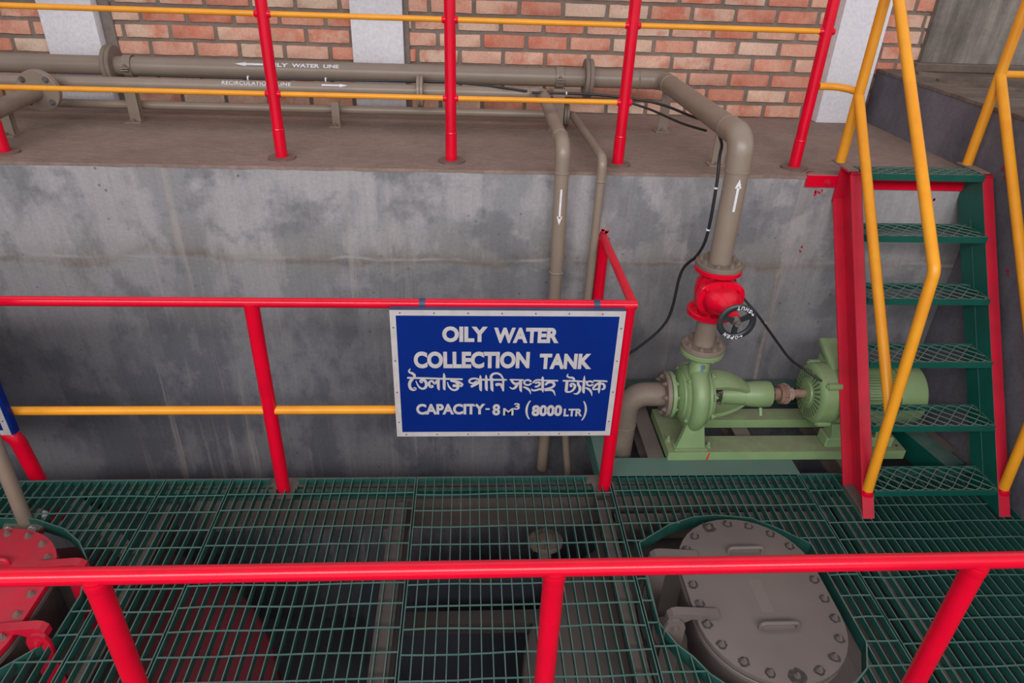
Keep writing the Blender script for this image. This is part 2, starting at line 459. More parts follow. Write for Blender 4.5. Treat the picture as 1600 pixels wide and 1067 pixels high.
for k, (a, b_) in enumerate(((-1.904, -1.845), (-.351, -.322))):              # cement fillets beside the columns
    bm = B(); box(bm, a, b_, YBR - .022, YBR + .02, ZB, 3.6); bevel(bm, .006, 2); struct('trim_%d' % (k + 10), bm, FILLET)
bm = B(); box(bm, XR, XR + .36, -1.3, 4.03, -1.7, 1.415); struct('wall_right', bm, PARAPET)
bm = B(); box(bm, XR - .004, 5.2, 1.2, 4.03, 1.415, 1.43); struct('floor_ledge', bm, LEDGE)
bm = B(); box(bm, 2.515, 5.2, 4.00, 4.5, 1.43, 3.6); bevel(bm, .012, 2); struct('wall_concrete', bm, OLDCONC)
bm = B(); box(bm, 2.47, 5.2, 3.95, 4.002, 1.43, 1.475); bevel(bm, .006, 1); struct('trim_1', bm, LEDGE)
for k, (y, h) in enumerate(((3.72, .018), (3.52, .012))):                   # raised rims of the covered duct in the ledge
    bm = B()
    prism(bm, [(2.42, y + .12), (5.2, y - 2.1), (5.2, y - 2.06), (2.42, y + .15)], lambda a, b_, t: V((a, b_, t)), 1.43, 1.43 + h)
    struct('trim_%d' % (k + 2), bm, LEDGE)
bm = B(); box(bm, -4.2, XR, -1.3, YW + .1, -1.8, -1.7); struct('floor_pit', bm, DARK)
bm = B(); box(bm, -4.4, -4.2, -1.3, 4.4, -1.8, 3.6); struct('light_block_left', bm, PARAPET)  # unseen wall, added so the pit is not lit from the side
bm = B(); box(bm, -4.2, XR, -1.5, -1.3, -1.8, -.05); struct('light_block_pit_near', bm, DARK)  # unseen wall, added to keep light from entering under the grating
bm = B(); box(bm, -4.4, 5.2, -1.2, 1.9, 3.9, 4.0); struct('light_block_roof', bm, BLOCK_ROOF)  # unseen roof added to shape the light, cut short to brighten the upper floor
# red paint flicked on the walls where the steel was painted in place, and a whitish run of grout
def splash(pts, fn, mat, name, seed, sz):
    rnd = random.Random(seed); bm = B()
    for a, b_ in pts:
        for q in range(3):
            ca, cb = a + rnd.uniform(-1, 1) * sz, b_ + rnd.uniform(-1, 1) * sz
            vs = []
            for k in range(9):
                r = sz * rnd.uniform(.25, .7); t = 2 * PI * k / 9
                vs.append(bm.verts.new(fn(ca + r * math.cos(t), cb + r * 1.3 * math.sin(t))))
            bm.faces.new(vs)
    struct(name, bm, mat)
wf = lambda a, b_: V((a, YW - .0015, b_))
splash([(.605, .873), (.59, .872), (.62, .87)], wf, RED, 'trim_4', 1, .012)
splash([(1.548, 1.072), (1.52, 1.066), (2.055, 1.066), (2.08, 1.055)], wf, REDD, 'trim_5', 2, .010)
splash([(1.532, .81), (1.530, .79)], wf, REDD, 'trim_6', 3, .006)
splash([(1.50, 2.955), (1.52, 2.97)], lambda a, b_: V((a, b_, ZB + .0012)), REDD, 'trim_7', 4, .012)
splash([(2.83, 1.21), (2.58, .84), (2.80, 1.19)], lambda a, b_: V((XR - .0012, a, b_)), REDD, 'trim_8', 5, .010)
bm = B(); rnd = random.Random(5)
L_ = [(1.452, .70, .030), (1.447, .655, .012), (1.455, .58, .011), (1.462, .47, .012), (1.460, .34, .018), (1.458, .22, .022), (1.466, .10, .016), (1.47, .03, .006)]
pl = [(x - w / 2 + rnd.uniform(-.003, .003), z) for x, z, w in L_] + [(x + w / 2 + rnd.uniform(-.003, .003), z) for x, z, w in L_[::-1]]
bm.faces.new([bm.verts.new(wf(a, b_)) for a, b_ in pl]); struct('trim_9', bm, concrete('grout_run', (.30, .255, .225), (.22, .185, .165), 20))

# ================================================================== steelwork under and beside the grating
def ibeam(p0, p1, w, h, tf=.008, tw=.007, mat=BROWN, name='steel_beam', label='', group='steel beams under the grating', chan=0):
    """rolled section whose top face lies along p0-p1"""
    p0, p1 = V(p0), V(p1); d = (p1 - p0).normalized(); s = d.cross(V((0, 0, 1))).normalized(); u = s.cross(d)
    prof = [(-w / 2, 0), (w / 2, 0), (w / 2, -tf), (tw / 2, -tf), (tw / 2, -h + tf), (w / 2, -h + tf), (w / 2, -h), (-w / 2, -h), (-w / 2, -h + tf), (-tw / 2, -h + tf), (-tw / 2, -tf), (-w / 2, -tf)]
    if chan: prof = [(-w / 2, 0), (w / 2, 0), (w / 2, -tf), (-w / 2 + tw, -tf), (-w / 2 + tw, -h + tf), (w / 2, -h + tf), (w / 2, -h), (-w / 2, -h)]
    bm = B(); Lm = (p1 - p0).length
    prism(bm, prof, lambda a, b_, t: p0 + s * a + u * b_ + d * t, 0, Lm)
    return solo(name, bm, mat, label, 'beam', group)
zt = -.034
ibeam((-3.2, 2.283, zt), (2.27, 2.283, zt), .052, .12, label='brown beam running along under the far edge of the grating')
ibeam((-3.2, 2.242, zt - .012), (2.27, 2.242, zt - .012), .026, .05, mat=GREEN, name='steel_angle', label='narrow green steel angle beside the beam under the far grating edge', group='green channels round the pump', chan=1)
ibeam((-1.14, 2.190, -.075), (1.53, 2.190, -.075), .055, .12, label='brown beam just inside the far edge of the grating, second from the wall')
ibeam((.605, 2.075, -.06), (1.535, 2.075, -.06), .045, .10, label='short brown beam beyond the grey hatch')
for x, y0, w, lab in ((-1.205, -.6, .06, 'brown beam running away under the grating, beside the red hatch'),
                      (-.285, -.6, .065, 'brown beam running away under the grating, left of the middle rail post'),
                      (.560, -.6, .055, 'brown beam running away under the grating, beside the grey hatch hinges'),
                      (1.575, -.6, .06, 'brown beam running away under the grating, in front of the stair')):
    ibeam((x, y0, zt - .001), (x, 2.155, zt - .001), w, .14, label=lab)
ibeam((-.25, 1.80, -.31), (.52, 1.80, -.31), .06, .06, mat=BROWND, label='deep brown cross beam in the dark pit, middle of the grating')
ibeam((-1.17, 1.55, -.5), (-.32, 1.55, -.5), .08, .12, label='deep brown cross beam in the dark pit, beside the red tank')
ibeam((-1.62, 2.205, zt - .004), (-1.255, 1.90, zt - .004), .05, .05, label='short brown brace set at a slant behind the red hatch', chan=1)
# long green channel between grating and pump
ibeam((.625, 2.320, .002), (1.46, 2.320, .002), .12, .09, mat=GREENB, name='steel_channel', label='wide dusty green channel in front of the pump baseplate', group='green channels round the pump', chan=1)
ibeam((.66, 2.852, .085), (2.28, 2.852, .085), .075, .11, mat=GREEN, name='steel_channel', label='dark green channel fixed along the foot of the concrete wall', group='green channels round the pump', chan=1)
ibeam((.60, 2.262, -.002), (.60, 2.81, -.002), .06, .10, mat=GREENB, name='steel_channel', label='green channel running back under the end rail, beside the blue sign', group='green channels round the pump', chan=1)
ibeam((.845, 2.385, -.003), (.845, 2.81, -.003), .075, .10, mat=BROWN, label='brown beam carrying the suction end of the pump baseplate', group='beams carrying the pump')
ibeam((1.30, 2.385, -.003), (1.30, 2.81, -.003), .075, .10, mat=BROWN, label='brown beam carrying the middle of the pump baseplate', group='beams carrying the pump')
ibeam((1.70, 2.24, -.003), (1.70, 2.81, -.003), .06, .10, mat=BROWN, label='brown beam carrying the motor end of the pump baseplate', group='beams carrying the pump')
ibeam((2.215, 2.32, -.006), (2.11, 2.81, -.006), .10, .12, mat=GREEN, name='steel_channel', label='dark green channel at the foot of the stair, near the right wall', group='green channels round the pump', chan=1)
ibeam((2.262, 2.42, -.004), (2.20, 2.81, -.004), .045, .06, mat=BROWN, label='brown beam beside the right wall behind the stair', group='beams carrying the pump')

# ================================================================== gratings
CUT_R = [(.66, 1.877), (.798, 1.967), (.905, 2.008), (1.005, 2.017), (1.145, 1.998), (1.242, 1.932), (1.33, 1.858), (1.33, 1.424), (1.286, 1.332), (1.227, 1.286), (1.02, 1.215), (.84, 1.262), (.77, 1.326), (.731, 1.39), (.69, 1.435), (.651, 1.519)]
CUT_L = [(-2.02, 1.877), (-1.98, 2.06), (-1.667, 2.042), (-1.534, 1.989), (-1.45, 1.923), (-1.382, 1.837), (-1.331, 1.681), (-1.335, 1.512), (-1.441, 1.407), (-1.55, 1.30), (-1.69, 1.215), (-1.87, 1.262), (-2.0, 1.4)]
def inter(poly, c, ax):
    """interval of a convex outline on the line coord[ax] = c"""
    h = []
    for k in range(len(poly)):
        a, b_ = poly[k], poly[(k + 1) % len(poly)]
        if (a[ax] - c) * (b_[ax] - c) < 0:
            t = (c - a[ax]) / (b_[ax] - a[ax]); h.append(a[1 - ax] + (b_[1 - ax] - a[1 - ax]) * t)
    return (min(h), max(h)) if len(h) >= 2 else None
def spans(lo, hi, cut):
    if not cut or cut[1] <= lo or cut[0] >= hi: return [(lo, hi)]
    out = []
    if cut[0] - lo > .008: out.append((lo, cut[0]))
    if hi - cut[1] > .008: out.append((cut[1], hi))
    return out
def grating(x0, x1, y0, y1, label, cut=None, notch=(), seed=0, yoff=0.0):
    rnd = random.Random(seed)
    root = thing('floor_grating', label, 'grating', ((x0 + x1) / 2, (y0 + y1) / 2, -.03), 'green steel floor gratings')
    bars, rods = B(), B()
    n = max(2, round((x1 - x0) / .0376)); dz = -.030
    for k in range(n + 1):
        x = x0 + (x1 - x0) * k / n; x = min(max(x, x0 + .002), x1 - .002)
        yt = y1
        for a, b_, d in notch:
            if a < x < b_: yt = y1 - d
        for a, b_ in spans(y0, yt, inter(cut, x, 0) if cut else None):
            box(bars, x - .0018, x + .0018, a, b_, dz, 0)
    bands = []
    y = y1 - .092 + yoff
    while y > y0:
        for a, b_ in spans(x0, x1, inter(cut, y, 1) if cut else None):
            m = max(2, int((b_ - a) / .09)); a0 = rnd.uniform(-.002, .002); s = rnd.uniform(-.0035, .0035)
            pts = [V((a + (b_ - a) * q / m, y + a0 + s * math.sin(q * 1.1) + rnd.uniform(-.0012, .0012), -.001)) for q in range(m + 1)]
            tube(rods, pts, .0031, 6)
        y -= .0925
    for yy in (y1, y0):
        band = B()
        xs = [(x0, x1)]
        if yy == y1:
            for a, b_, d in notch: xs = [(x0, a), (b_, x1)] if x0 < a and b_ < x1 else ([(b_, x1)] if a <= x0 else [(x0, a)])
        for a, b_ in xs: box(band, a, b_, yy - .002, yy + .002, dz, .0005)
        bands.append(band)
    part('bearing_bars', bars, GRATE, root, sharp=20)
    part('cross_rods', rods, GRATE, root)
    for band in bands: part('edge_band', band, GRATE, root)
    if cut:
        tp = B(); m = len(cut)
        cx = sum(p[0] for p in cut) / m; cy = sum(p[1] for p in cut) / m
        for k in range(m):
            a, b_ = V((*cut[k], 0)), V((*cut[(k + 1) % m], 0))
            if max(a.x, b_.x) > x1 + .002 or min(a.x, b_.x) < x0 - .002: continue
            d = (b_ - a).normalized(); nrm = V((d.y, -d.x, 0))
            if nrm.dot((a + b_) / 2 - V((cx, cy, 0))) < 0: nrm = -nrm
            q = [a, b_, b_ + nrm * .005, a + nrm * .005]
            prism(tp, [(p.x, p.y) for p in q], lambda a_, b2, t: V((a_, b2, t)), -.052, .003)
        part('toe_plate', tp, GRATE, root)
    return root
Y0, Y1 = -.55, 2.262
grating(-3.2, -1.262, Y0, Y1, 'green grating at the far left, cut away round the red hatch', CUT_L, seed=1)
grating(-1.256, -.990, Y0, Y1, 'narrow green grating strip right of the red hatch', None, seed=2, yoff=-.006)
grating(-.984, -.224, Y0, Y1, 'green grating at the foot of the left railing post, notched round it', None, ((-.835, -.715, .05),), seed=3, yoff=.004)
grating(-.218, .604, Y0, Y1, 'green grating below the blue sign, beside the grey hatch', None, ((.51, .61, .055),), seed=4, yoff=-.008)
grating(.610, 1.448, Y0, Y1, 'green grating cut away round the grey hatch, in front of the pump', CUT_R, seed=5)
grating(1.454, 2.283, Y0, Y1, 'green grating at the foot of the stair', None, seed=6, yoff=-.012)

# ================================================================== tanks with hatches
def stadium(cx, cy, r, hs, n=20):
    pts = []
    for k in range(n + 1): t = PI * k / n; pts.append((cx + r * math.cos(t), cy + hs + r * math.sin(t)))
    for k in range(n + 1): t = PI + PI * k / n; pts.append((cx + r * math.cos(t), cy - hs + r * math.sin(t)))
    return pts
def stad_walk(cx, cy, r, hs, n):
    per = 2 * PI * r + 4 * hs; out = []
    for k in range(n):
        s = (k + .35) * per / n
        if s < PI * r: t = s / r; out.append((cx + r * math.cos(t), cy + hs + r * math.sin(t))); continue
        s -= PI * r
        if s < 2 * hs: out.append((cx - r, cy + hs - s)); continue
        s -= 2 * hs
        if s < PI * r: t = PI + s / r; out.append((cx + r * math.cos(t), cy - hs + r * math.sin(t))); continue
        s -= PI * r; out.append((cx + r, cy - hs + s))
    return out
up = lambda a, b_, t: V((a, b_, t))
def tank(label, cx, cy, rs, ccx, ccy, ztop, mat, fmat, side, bmat, stains, neckmat, padmat):
    root = thing('storage_tank', label, 'tank', (cx, cy, -1.7))
    bm = B()
    lathe(bm, (cx, cy, -1.69), (0, 0, 1), [(0, rs), (1.69 + ztop - .10, rs), (1.69 + ztop - .085, rs * .985), (1.69 + ztop - .05, rs * .85), (1.69 + ztop - .02, rs * .55), (1.69 + ztop, .04)], 64)
    part('shell', bm, mat, root, sharp=60)
    bm = B(); prism(bm, stadium(ccx, ccy, .215, .10), up, ztop - .06, .0); part('neck', bm, neckmat, root)
    bm = B(); prism(bm, stadium(ccx, ccy, .37, .10), up, ztop - .03, ztop + .012); part('reinforcing_pad', bm, padmat, root)
    bm = B(); prism(bm, stadium(ccx, ccy, .252, .10), up, -.006, .012); bevel(bm, .002, 1, .8); part('neck_flange', bm, neckmat, root)
    bm = B(); prism(bm, stadium(ccx, ccy, .248, .10), up, .0125, .017); part('gasket', bm, BLACK, root)
    bm = B(); prism(bm, stadium(ccx, ccy, .252, .10), up, .018, .040); bevel(bm, .003, 2, .8)
    cov = part('manhole_cover', bm, fmat, root)
    pos = [V((a, b_, .040)) for a, b_ in stad_walk(ccx, ccy, .224, .10, 22)]
    if stains:
        rnd = random.Random(4)
        for p in pos:
            st = B(); vs = []; big = 1.5 if rnd.random() < .1 else 1
            for k in range(18):
                r = .0175 * rnd.uniform(.85, 1.22) * big
                vs.append(st.verts.new(p + V((r * math.cos(2 * PI * k / 18), r * math.sin(2 * PI * k / 18), .0006))))
            st.faces.new(vs)
            part('oil_stain', st, OILRING, cov)
    bolts(cov, pos, (0, 0, 1), .0078 if stains else .0105, mat if stains else bmat, .006, .009)
    for dy in (.178, -.150):
        bm = B(); x0, x1 = ccx - .05, ccx + .08; y = ccy + dy
        tube(bm, fillet([(x0, y, .038), (x0, y, .066), (x1, y, .066), (x1, y, .038)], .016, 6), .0075, 10)
        part('handle', bm, fmat, cov)
    for dy in (.150, -.108):                                              # hinge straps with their lugs
        y = ccy + dy; s = side
        xa, xb = ccx + s * .325, ccx + s * .175
        bm = B()
        pr = [(xa + s * .026, .024), (xa + s * .024, .050), (xa + s * .010, .064), (xa - s * .008, .068), (xa - s * .045, .065), (xb, .055), (xb, .041), (xa - s * .055, .041), (xa - s * .03, .024)]
        prism(bm, pr, lambda a, b_, t: V((a, y + t, b_)), -.002, .030)
        part('hinge_strap', bm, fmat, cov)
        bm = B()
        lug = [(xa - s * .034, -.26), (xa + s * .036, -.26), (xa + s * .036, .018), (xa + s * .028, .040), (xa + s * .012, .052), (xa - s * .010, .052), (xa - s * .026, .040), (xa - s * .034, .018)]
        prism(bm, lug, lambda a, b_, t: V((a, y - .003 + t, b_)), -.012, 0)
        lg = part('hinge_lug', bm, fmat, root)
        bolts(lg, [V((xa + s * .002, y - .015, .018))], (0, -1, 0), .012, fmat, .004, .010, 'hinge_pin')
    return root, cov
gt, gcov = tank('taupe vertical tank under the grating with a grey bolted oblong hatch', .97, 1.50, .775, 1.02, 1.607, -.24, TANK, TANK, -1, BOLTM, True, TANK, TANK)
bm = B(); box(bm, 1.0, 1.045, 1.52, 1.66, .0402, .0408); part('weld_patch', bm, paint('patch_repaint', (.155, .128, .116), (.15, .125, .11), rough=.38, bump=.03), gcov)
bm = B(); lathe(bm, (.66, 1.60, -.30), (.3, -.2, .9), [(0, .045), (.16, .045), (.165, .07), (.185, .07)], 24); part('nozzle', bm, TANK, gt)
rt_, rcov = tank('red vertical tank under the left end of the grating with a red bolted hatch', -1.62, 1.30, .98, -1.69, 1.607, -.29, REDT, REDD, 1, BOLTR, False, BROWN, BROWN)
# big dark round tank far down in the middle of the pit
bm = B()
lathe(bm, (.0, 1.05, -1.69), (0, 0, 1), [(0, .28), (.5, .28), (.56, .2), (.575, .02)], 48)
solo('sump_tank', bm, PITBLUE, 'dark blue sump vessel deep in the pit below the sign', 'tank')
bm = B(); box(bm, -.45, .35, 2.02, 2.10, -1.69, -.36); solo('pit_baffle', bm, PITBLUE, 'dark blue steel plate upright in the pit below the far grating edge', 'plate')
# vent pipe on the red tank
root = thing('vent_pipe', 'grey vent pipe rising from a bolted flange behind the red hatch', 'pipe', (-1.715, 2.055, -.30))
bm = B(); cyl(bm, (-1.715, 2.055, -.32), (-1.715, 2.055, .0), .026, 20); cyl(bm, (-1.715, 2.055, .0), (-1.600, 2.034, 3.5), .026, 20); part('pipe_run', bm, PIPE, root)
flange(root, (-1.715, 2.055, -.03), (0, 0, 1), .078, .014, PIPED, 4, .012, SIGNW, name='flange')
flange(root, (-1.715, 2.055, -.047), (0, 0, 1), .078, .014, REDD, 4, .012, SIGNW, bolt=False)

# ================================================================== railings
RR = .0178   # rail radius
def disc(bm, c, r, h, n=20, wob=0, seed=0):
    rnd = random.Random(seed)
    pts = [(c[0] + r * (1 + rnd.uniform(-wob, wob)) * math.cos(2 * PI * k / n), c[1] + r * (1 + rnd.uniform(-wob, wob)) * math.sin(2 * PI * k / n)) for k in range(n)]
    prism(bm, pts, up, c[2], c[2] + h)
# upper floor railing
root = thing('guard_railing', 'red and yellow guard railing along the edge of the upper floor', 'railing', (-.5, 3.02, ZB))
UPX = (-1.955, -.808, -.080, .656, 1.462)
PLATE = paint('dusty_red_plate', (.20, .105, .085), (.13, .085, .07), rough=.8, dust=.12, bump=.3, scale=30)
for k, x in enumerate(UPX):
    bm = B(); cyl(bm, (x, 3.02, ZB + .008), (x, 3.02, 2.03), .0235, 24); p = part('post', bm, RED, root)
    bm = B(); cyl(bm, (x, 3.02, ZB + .008), (x, 3.02, ZB + .125), .0252, 24); lathe(bm, (x, 3.02, ZB + .12), (0, 0, 1), [(0, .0252), (.004, .0268), (.008, .0252)], 24); part('sleeve', bm, RED, p)
    bm = B(); disc(bm, (x, 3.02, ZB), .058, .008, 24, .05, k); part('base_plate', bm, PLATE, p, 'rusty dust-covered round foot plate')
    for z in ((1.41, 1.71) if k < 4 else (1.71,)):
        bm = B(); lathe(bm, (x - .032, 3.02, z), (1, 0, 0), [(0, .0125), (.008, .0155), (.056, .0155), (.064, .0125)], 14); part('weld_collar', bm, RED, p)
def rail(root, x0, x1, y, z, r, mat, name='rail', label=None):
    bm = B(); cyl(bm, (x0, y, z), (x1, y, z), r, 16); return part(name, bm, mat, root, label)
ul = [-3.4] + list(UPX)
for a, b_ in zip(ul, ul[1:]):
    rail(root, a + .018, b_ - .018, 3.02, 1.71, .0108, YEL, 'middle_rail', 'yellow rail')
    if b_ < 1.4: rail(root, a + .018, b_ - .018, 3.02, 1.41, .0108, YEL, 'lower_rail', 'yellow rail')
rail(root, -3.4, 1.49, 3.02, 2.03, RR, RED, 'top_rail')
# railing beyond the grating, turning back to the wall
ZR = .855
root = thing('guard_railing', 'red railing with a yellow middle rail along the far edge of the grating', 'railing', (-.3, 2.222, 0))
for x in (-.770, .582):
    bm = B(); cyl(bm, (x, 2.222, -.030), (x, 2.222, ZR), .0270, 24); p = part('post', bm, RED, root)
    bm = B(); box(bm, x - .05, x + .05, 2.222 - .045, 2.262, -.034, -.0295); part('base_plate', bm, BROWN, p)
bm = B(); cyl(bm, (.600, 2.865, .086), (.600, 2.865, ZR), .0260, 24); part('wall_post', bm, RED, root)
rail(root, -3.2, .612, 2.222, ZR, RR, RED, 'top_rail')
bm = B(); cyl(bm, (.600, 2.222, ZR), (.600, 2.897, ZR), RR, 16); part('return_rail', bm, RED, root)
rail(root, -3.2, -.79, 2.222, .387, .0172, YEL, 'middle_rail', 'yellow rail')
rail(root, -.75, .56, 2.222, .387, .0172, YEL, 'middle_rail', 'yellow rail')
# near railing
root = thing('guard_railing', 'red railing nearest the camera, across the bottom of the view', 'railing', (.18, 1.01, 0))
rail(root, -3.0, 2.38, 1.01, ZR, .0186, RED, 'top_rail')
for x in (-1.70, -.757, .182, 1.118, 2.05):
    bm = B(); cyl(bm, (x, 1.01, 0), (x, 1.01, ZR - .004), .0240, 24); p = part('post', bm, RED, root)
    bm = B(); disc(bm, (x, 1.01, -.001), .05, .006, 20); part('base_plate', bm, PLATE, p)
    bm = B(); lathe(bm, (x, 1.01, ZR - .034), (0, 0, 1), [(0, .0242), (.008, .0258), (.022, .0250)], 24); part('weld_bead', bm, RED, p)
# bent red pipe in the left corner
bm = B(); tube(bm, fillet([(-3.0, 2.36, .185), (-1.865, 2.36, .185), (-1.822, 2.36, -.30)], .07, 8), .0300, 20)
solo('bent_handrail', bm, RED, 'thick red pipe bending down behind the grating edge at the far left', 'railing')

# ================================================================== signs
BENG = [
  [(-228.7,562.6,8.2),(-162.4,560.8,8.3),(-96.7,558.1,8.3),(-26.1,556.2,8.3)],
  [(-217.7,602.7,3.7),(-222.9,594.7,6.0),(-221.0,587.6,8.2),(-209.4,581.4,10.5),(-203.3,572.5,10.5),(-205.7,560.8,9.0)],
  [(-212.5,557.2,12.0),(-221.3,542.8,12.0),(-223.4,528.3,11.3),(-219.5,513.7,11.4),(-210.6,509.2,12.1),(-203.0,512.8,12.1),(-207.4,516.5,9.1)],
  [(-199.0,549.1,3.0),(-192.6,530.1,6.0),(-183.3,516.4,8.3),(-172.8,513.7,9.9),(-163.6,520.1,10.6),(-160.2,535.5,11.3),(-164.3,548.2,11.3),(-173.1,552.7,10.5),(-181.4,550.0,9.0),(-180.2,542.8,8.3),(-175.7,542.8,7.5)],
  [(-137.9,524.6,12.9),(-144.0,521.9,11.4),(-150.1,531.9,9.8),(-147.2,544.6,9.0),(-138.1,548.2,8.3),(-128.6,536.4,9.1),(-120.8,548.2,7.5),(-113.3,550.0,6.0)],
  [(-114.7,557.2,10.2),(-115.4,519.1,10.3),(-111.9,505.3,1.8)],
  [(-94.0,583.2,3.0),(-92.8,566.2,9.8),(-93.5,517.2,9.9),(-89.9,506.2,1.8)],
  [(-81.1,542.7,3.0),(-76.1,524.5,6.8),(-65.6,510.8,8.4),(-53.5,507.1,9.1),(-42.9,514.4,9.9),(-40.5,529.9,10.6),(-48.7,544.5,12.1),(-59.2,549.0,12.8),(-66.7,549.9,10.6)],
  [(-57.9,527.2,12.1),(-50.4,526.3,11.4),(-44.3,521.7,7.6)],
  [(-45.7,546.3,9.1),(-33.7,540.9,9.1),(-26.1,532.7,10.6),(-30.7,524.4,9.1)],
  [(7.1,538.1,6.1),(1.0,546.3,7.6),(6.3,556.2,8.3),(20.6,559.8,7.5),(34.2,556.2,8.3),(39.6,548.1,9.1),(31.3,537.2,11.4),(10.2,523.5,10.6)],
  [(4.1,540.8,7.6),(16.2,538.1,7.6),(29.7,548.1,6.1)],
  [(42.3,575.1,2.3),(43.5,558.9,9.8),(44.5,513.3,10.4),(48.4,501.4,1.5)],
  [(64.1,576.0,2.3),(65.1,558.9,9.8),(66.5,514.2,10.4),(71.3,503.2,1.5)],
  [(85.5,557.1,10.6),(87.9,513.3,10.7),(92.8,499.4,1.5)],
  [(41.8,554.4,8.3),(132.6,553.4,8.8),(141.8,550.7,4.5)],
  [(86.3,557.1,10.6),(82.6,566.1,9.8),(88.9,578.7,9.8),(103.1,583.2,9.0),(116.8,577.8,8.3),(126.2,564.3,6.8),(131.2,549.8,6.1)],
  [(105.0,531.6,14.4),(111.8,533.4,12.9),(121.0,531.6,11.4),(126.7,518.7,9.1),(131.0,500.3,2.3)],
  [(129.6,551.6,7.6),(130.9,504.0,6.9)],
  [(156.1,554.3,6.8),(205.5,553.0,6.8)],
  [(159.9,553.4,7.6),(167.9,540.7,9.9),(177.3,535.2,11.4),(187.9,537.9,10.7),(198.2,546.1,9.1)],
  [(155.6,520.5,3.8),(164.3,513.5,6.9),(174.2,515.9,9.9),(181.4,527.8,11.4),(184.8,538.8,9.1)],
  [(195.7,551.6,11.4),(197.3,511.3,10.4),(201.8,496.4,1.5)],
  [(236.2,541.5,7.9),(234.0,534.9,7.9),(227.5,530.7,7.9),(219.1,530.7,7.9),(212.2,534.9,7.9),(209.4,541.5,7.9),(211.6,548.2,7.9),(218.2,552.3,7.9),(226.5,552.3,7.9),(233.4,548.2,7.9),(236.2,541.5,7.9)],
  [(208.4,521.4,6.1),(222.5,514.0,9.9),(232.2,503.8,7.7),(237.3,488.0,1.8)],
  [(244.2,540.6,6.9),(249.9,548.8,7.6),(260.4,553.4,7.6),(275.7,552.4,6.8)],
  [(252.7,538.8,6.9),(265.6,542.4,9.1),(269.1,533.3,9.2),(263.4,525.0,9.2),(253.6,522.2,8.4)],
  [(277.8,568.8,2.3),(279.3,557.0,9.9),(281.9,511.1,9.5),(284.3,495.3,1.5)],
  [(238.6,514.0,2.3),(244.4,505.6,7.7),(258.2,506.5,8.4),(270.3,511.1,9.2),(281.2,508.3,9.2)],
  [(280.4,550.6,7.6),(337.1,549.7,7.6)],
  [(292.2,531.4,8.4),(299.3,540.6,10.7),(312.9,544.2,11.4),(323.4,536.9,10.7),(324.1,525.8,9.9),(311.6,516.6,9.2),(290.3,511.1,8.4)],
  [(292.2,505.5,8.4),(313.7,507.4,10.0),(325.0,499.9,7.7),(332.5,479.4,1.2)],
  [(358.5,549.7,7.3),(404.7,548.2,7.6),(451.2,545.0,6.9)],
  [(475.5,549.6,7.3),(522.0,547.3,7.3),(526.4,543.1,3.1)],
  [(374.6,580.5,3.0),(372.3,570.6,6.1),(380.4,564.6,7.6),(394.4,562.4,9.1),(402.3,549.6,7.6)],
  [(373.4,546.0,11.4),(373.1,518.4,11.5),(373.6,501.7,10.8),(382.4,497.9,7.7),(394.5,501.7,8.5),(403.6,514.6,10.0),(404.9,527.6,10.0),(396.5,535.9,8.4),(388.2,533.1,8.4),(391.3,523.9,10.7)],
  [(415.7,546.0,9.2),(417.5,533.1,10.0),(424.9,518.3,10.8),(424.8,501.6,10.0),(415.7,489.5,8.5),(403.2,490.4,3.1)],
  [(438.0,572.4,2.3),(438.5,549.6,9.2),(440.2,503.4,10.8),(444.4,490.4,1.9)],
  [(473.6,537.1,8.0),(471.9,531.1,8.0),(466.4,527.5,8.0),(459.3,527.5,8.0),(453.1,531.2,8.0),(450.4,537.1,8.0),(452.1,543.1,8.0),(457.5,546.7,7.9),(464.7,546.7,8.0),(470.8,543.0,8.0),(473.6,537.1,8.0)],
  [(448.3,517.4,6.1),(462.2,509.0,10.0),(471.2,495.9,7.7),(475.2,478.1,1.2)],
  [(500.9,542.2,9.2),(485.1,529.3,10.0),(477.1,516.4,9.2),(480.0,509.9,7.7),(491.6,510.8,7.7),(499.0,514.5,7.7)],
  [(499.4,542.2,9.2),(500.5,507.1,9.3),(501.4,490.2,1.9)],
  [(501.5,535.8,9.2),(514.0,534.8,9.2),(519.8,523.7,10.0),(518.5,513.5,9.2),(511.9,509.8,7.7)]]

def sign_panel(root, x0, x1, z0, z1, yf, bw, dp=.013, ex=0.0, bk=None, tp=0.0):
    bm = B(); box(bm, x0, x1 + ex, yf, yf + dp, z0, z1 + tp); bevel(bm, .0015, 1); part('backing_board', bm, bk or BLUED, root)
    bm = B(); box(bm, x0 + bw * .8, x1 - bw * .8, yf - .0016, yf - .0002, z0 + bw * .8, z1 - bw * .8); pn = part('panel', bm, BLUE, root)
    bm = B(); rnd = random.Random(2)
    def edge(n, f): return [f(k / n, rnd.uniform(-.0012, .0012)) for k in range(n + 1)]
    o = [(x0, z0), (x1, z0), (x1, z1), (x0, z1)]
    i = [(x0 + bw, z0 + bw), (x1 - bw, z0 + bw), (x1 - bw, z1 - bw), (x0 + bw, z1 - bw)]
    for k in range(4):
        k2 = (k + 1) % 4
        prism(bm, [o[k], o[k2], i[k2], i[k]], lambda a, b_, t: V((a, yf - t, b_)), .0001, .0026)
    fr = part('border', bm, SIGNW, root, 'white painted border')
    pos = []
    for q in range(7): t = (q + .3) / 7; pos += [V((x0 + (x1 - x0) * t, yf - .0026, z1 - bw * .5)), V((x0 + (x1 - x0) * t, yf - .0026, z0 + bw * .5))]
    for q in range(4): t = (q + .5) / 4; pos += [V((x0 + bw * .5, yf - .0026, z0 + (z1 - z0) * t)), V((x1 - bw * .5, yf - .0026, z0 + (z1 - z0) * t))]
    bolts(fr, pos, (0, -1, 0), .0021, BOLTM, 0, .0012, 'rivet')
    return pn
YF = 2.184
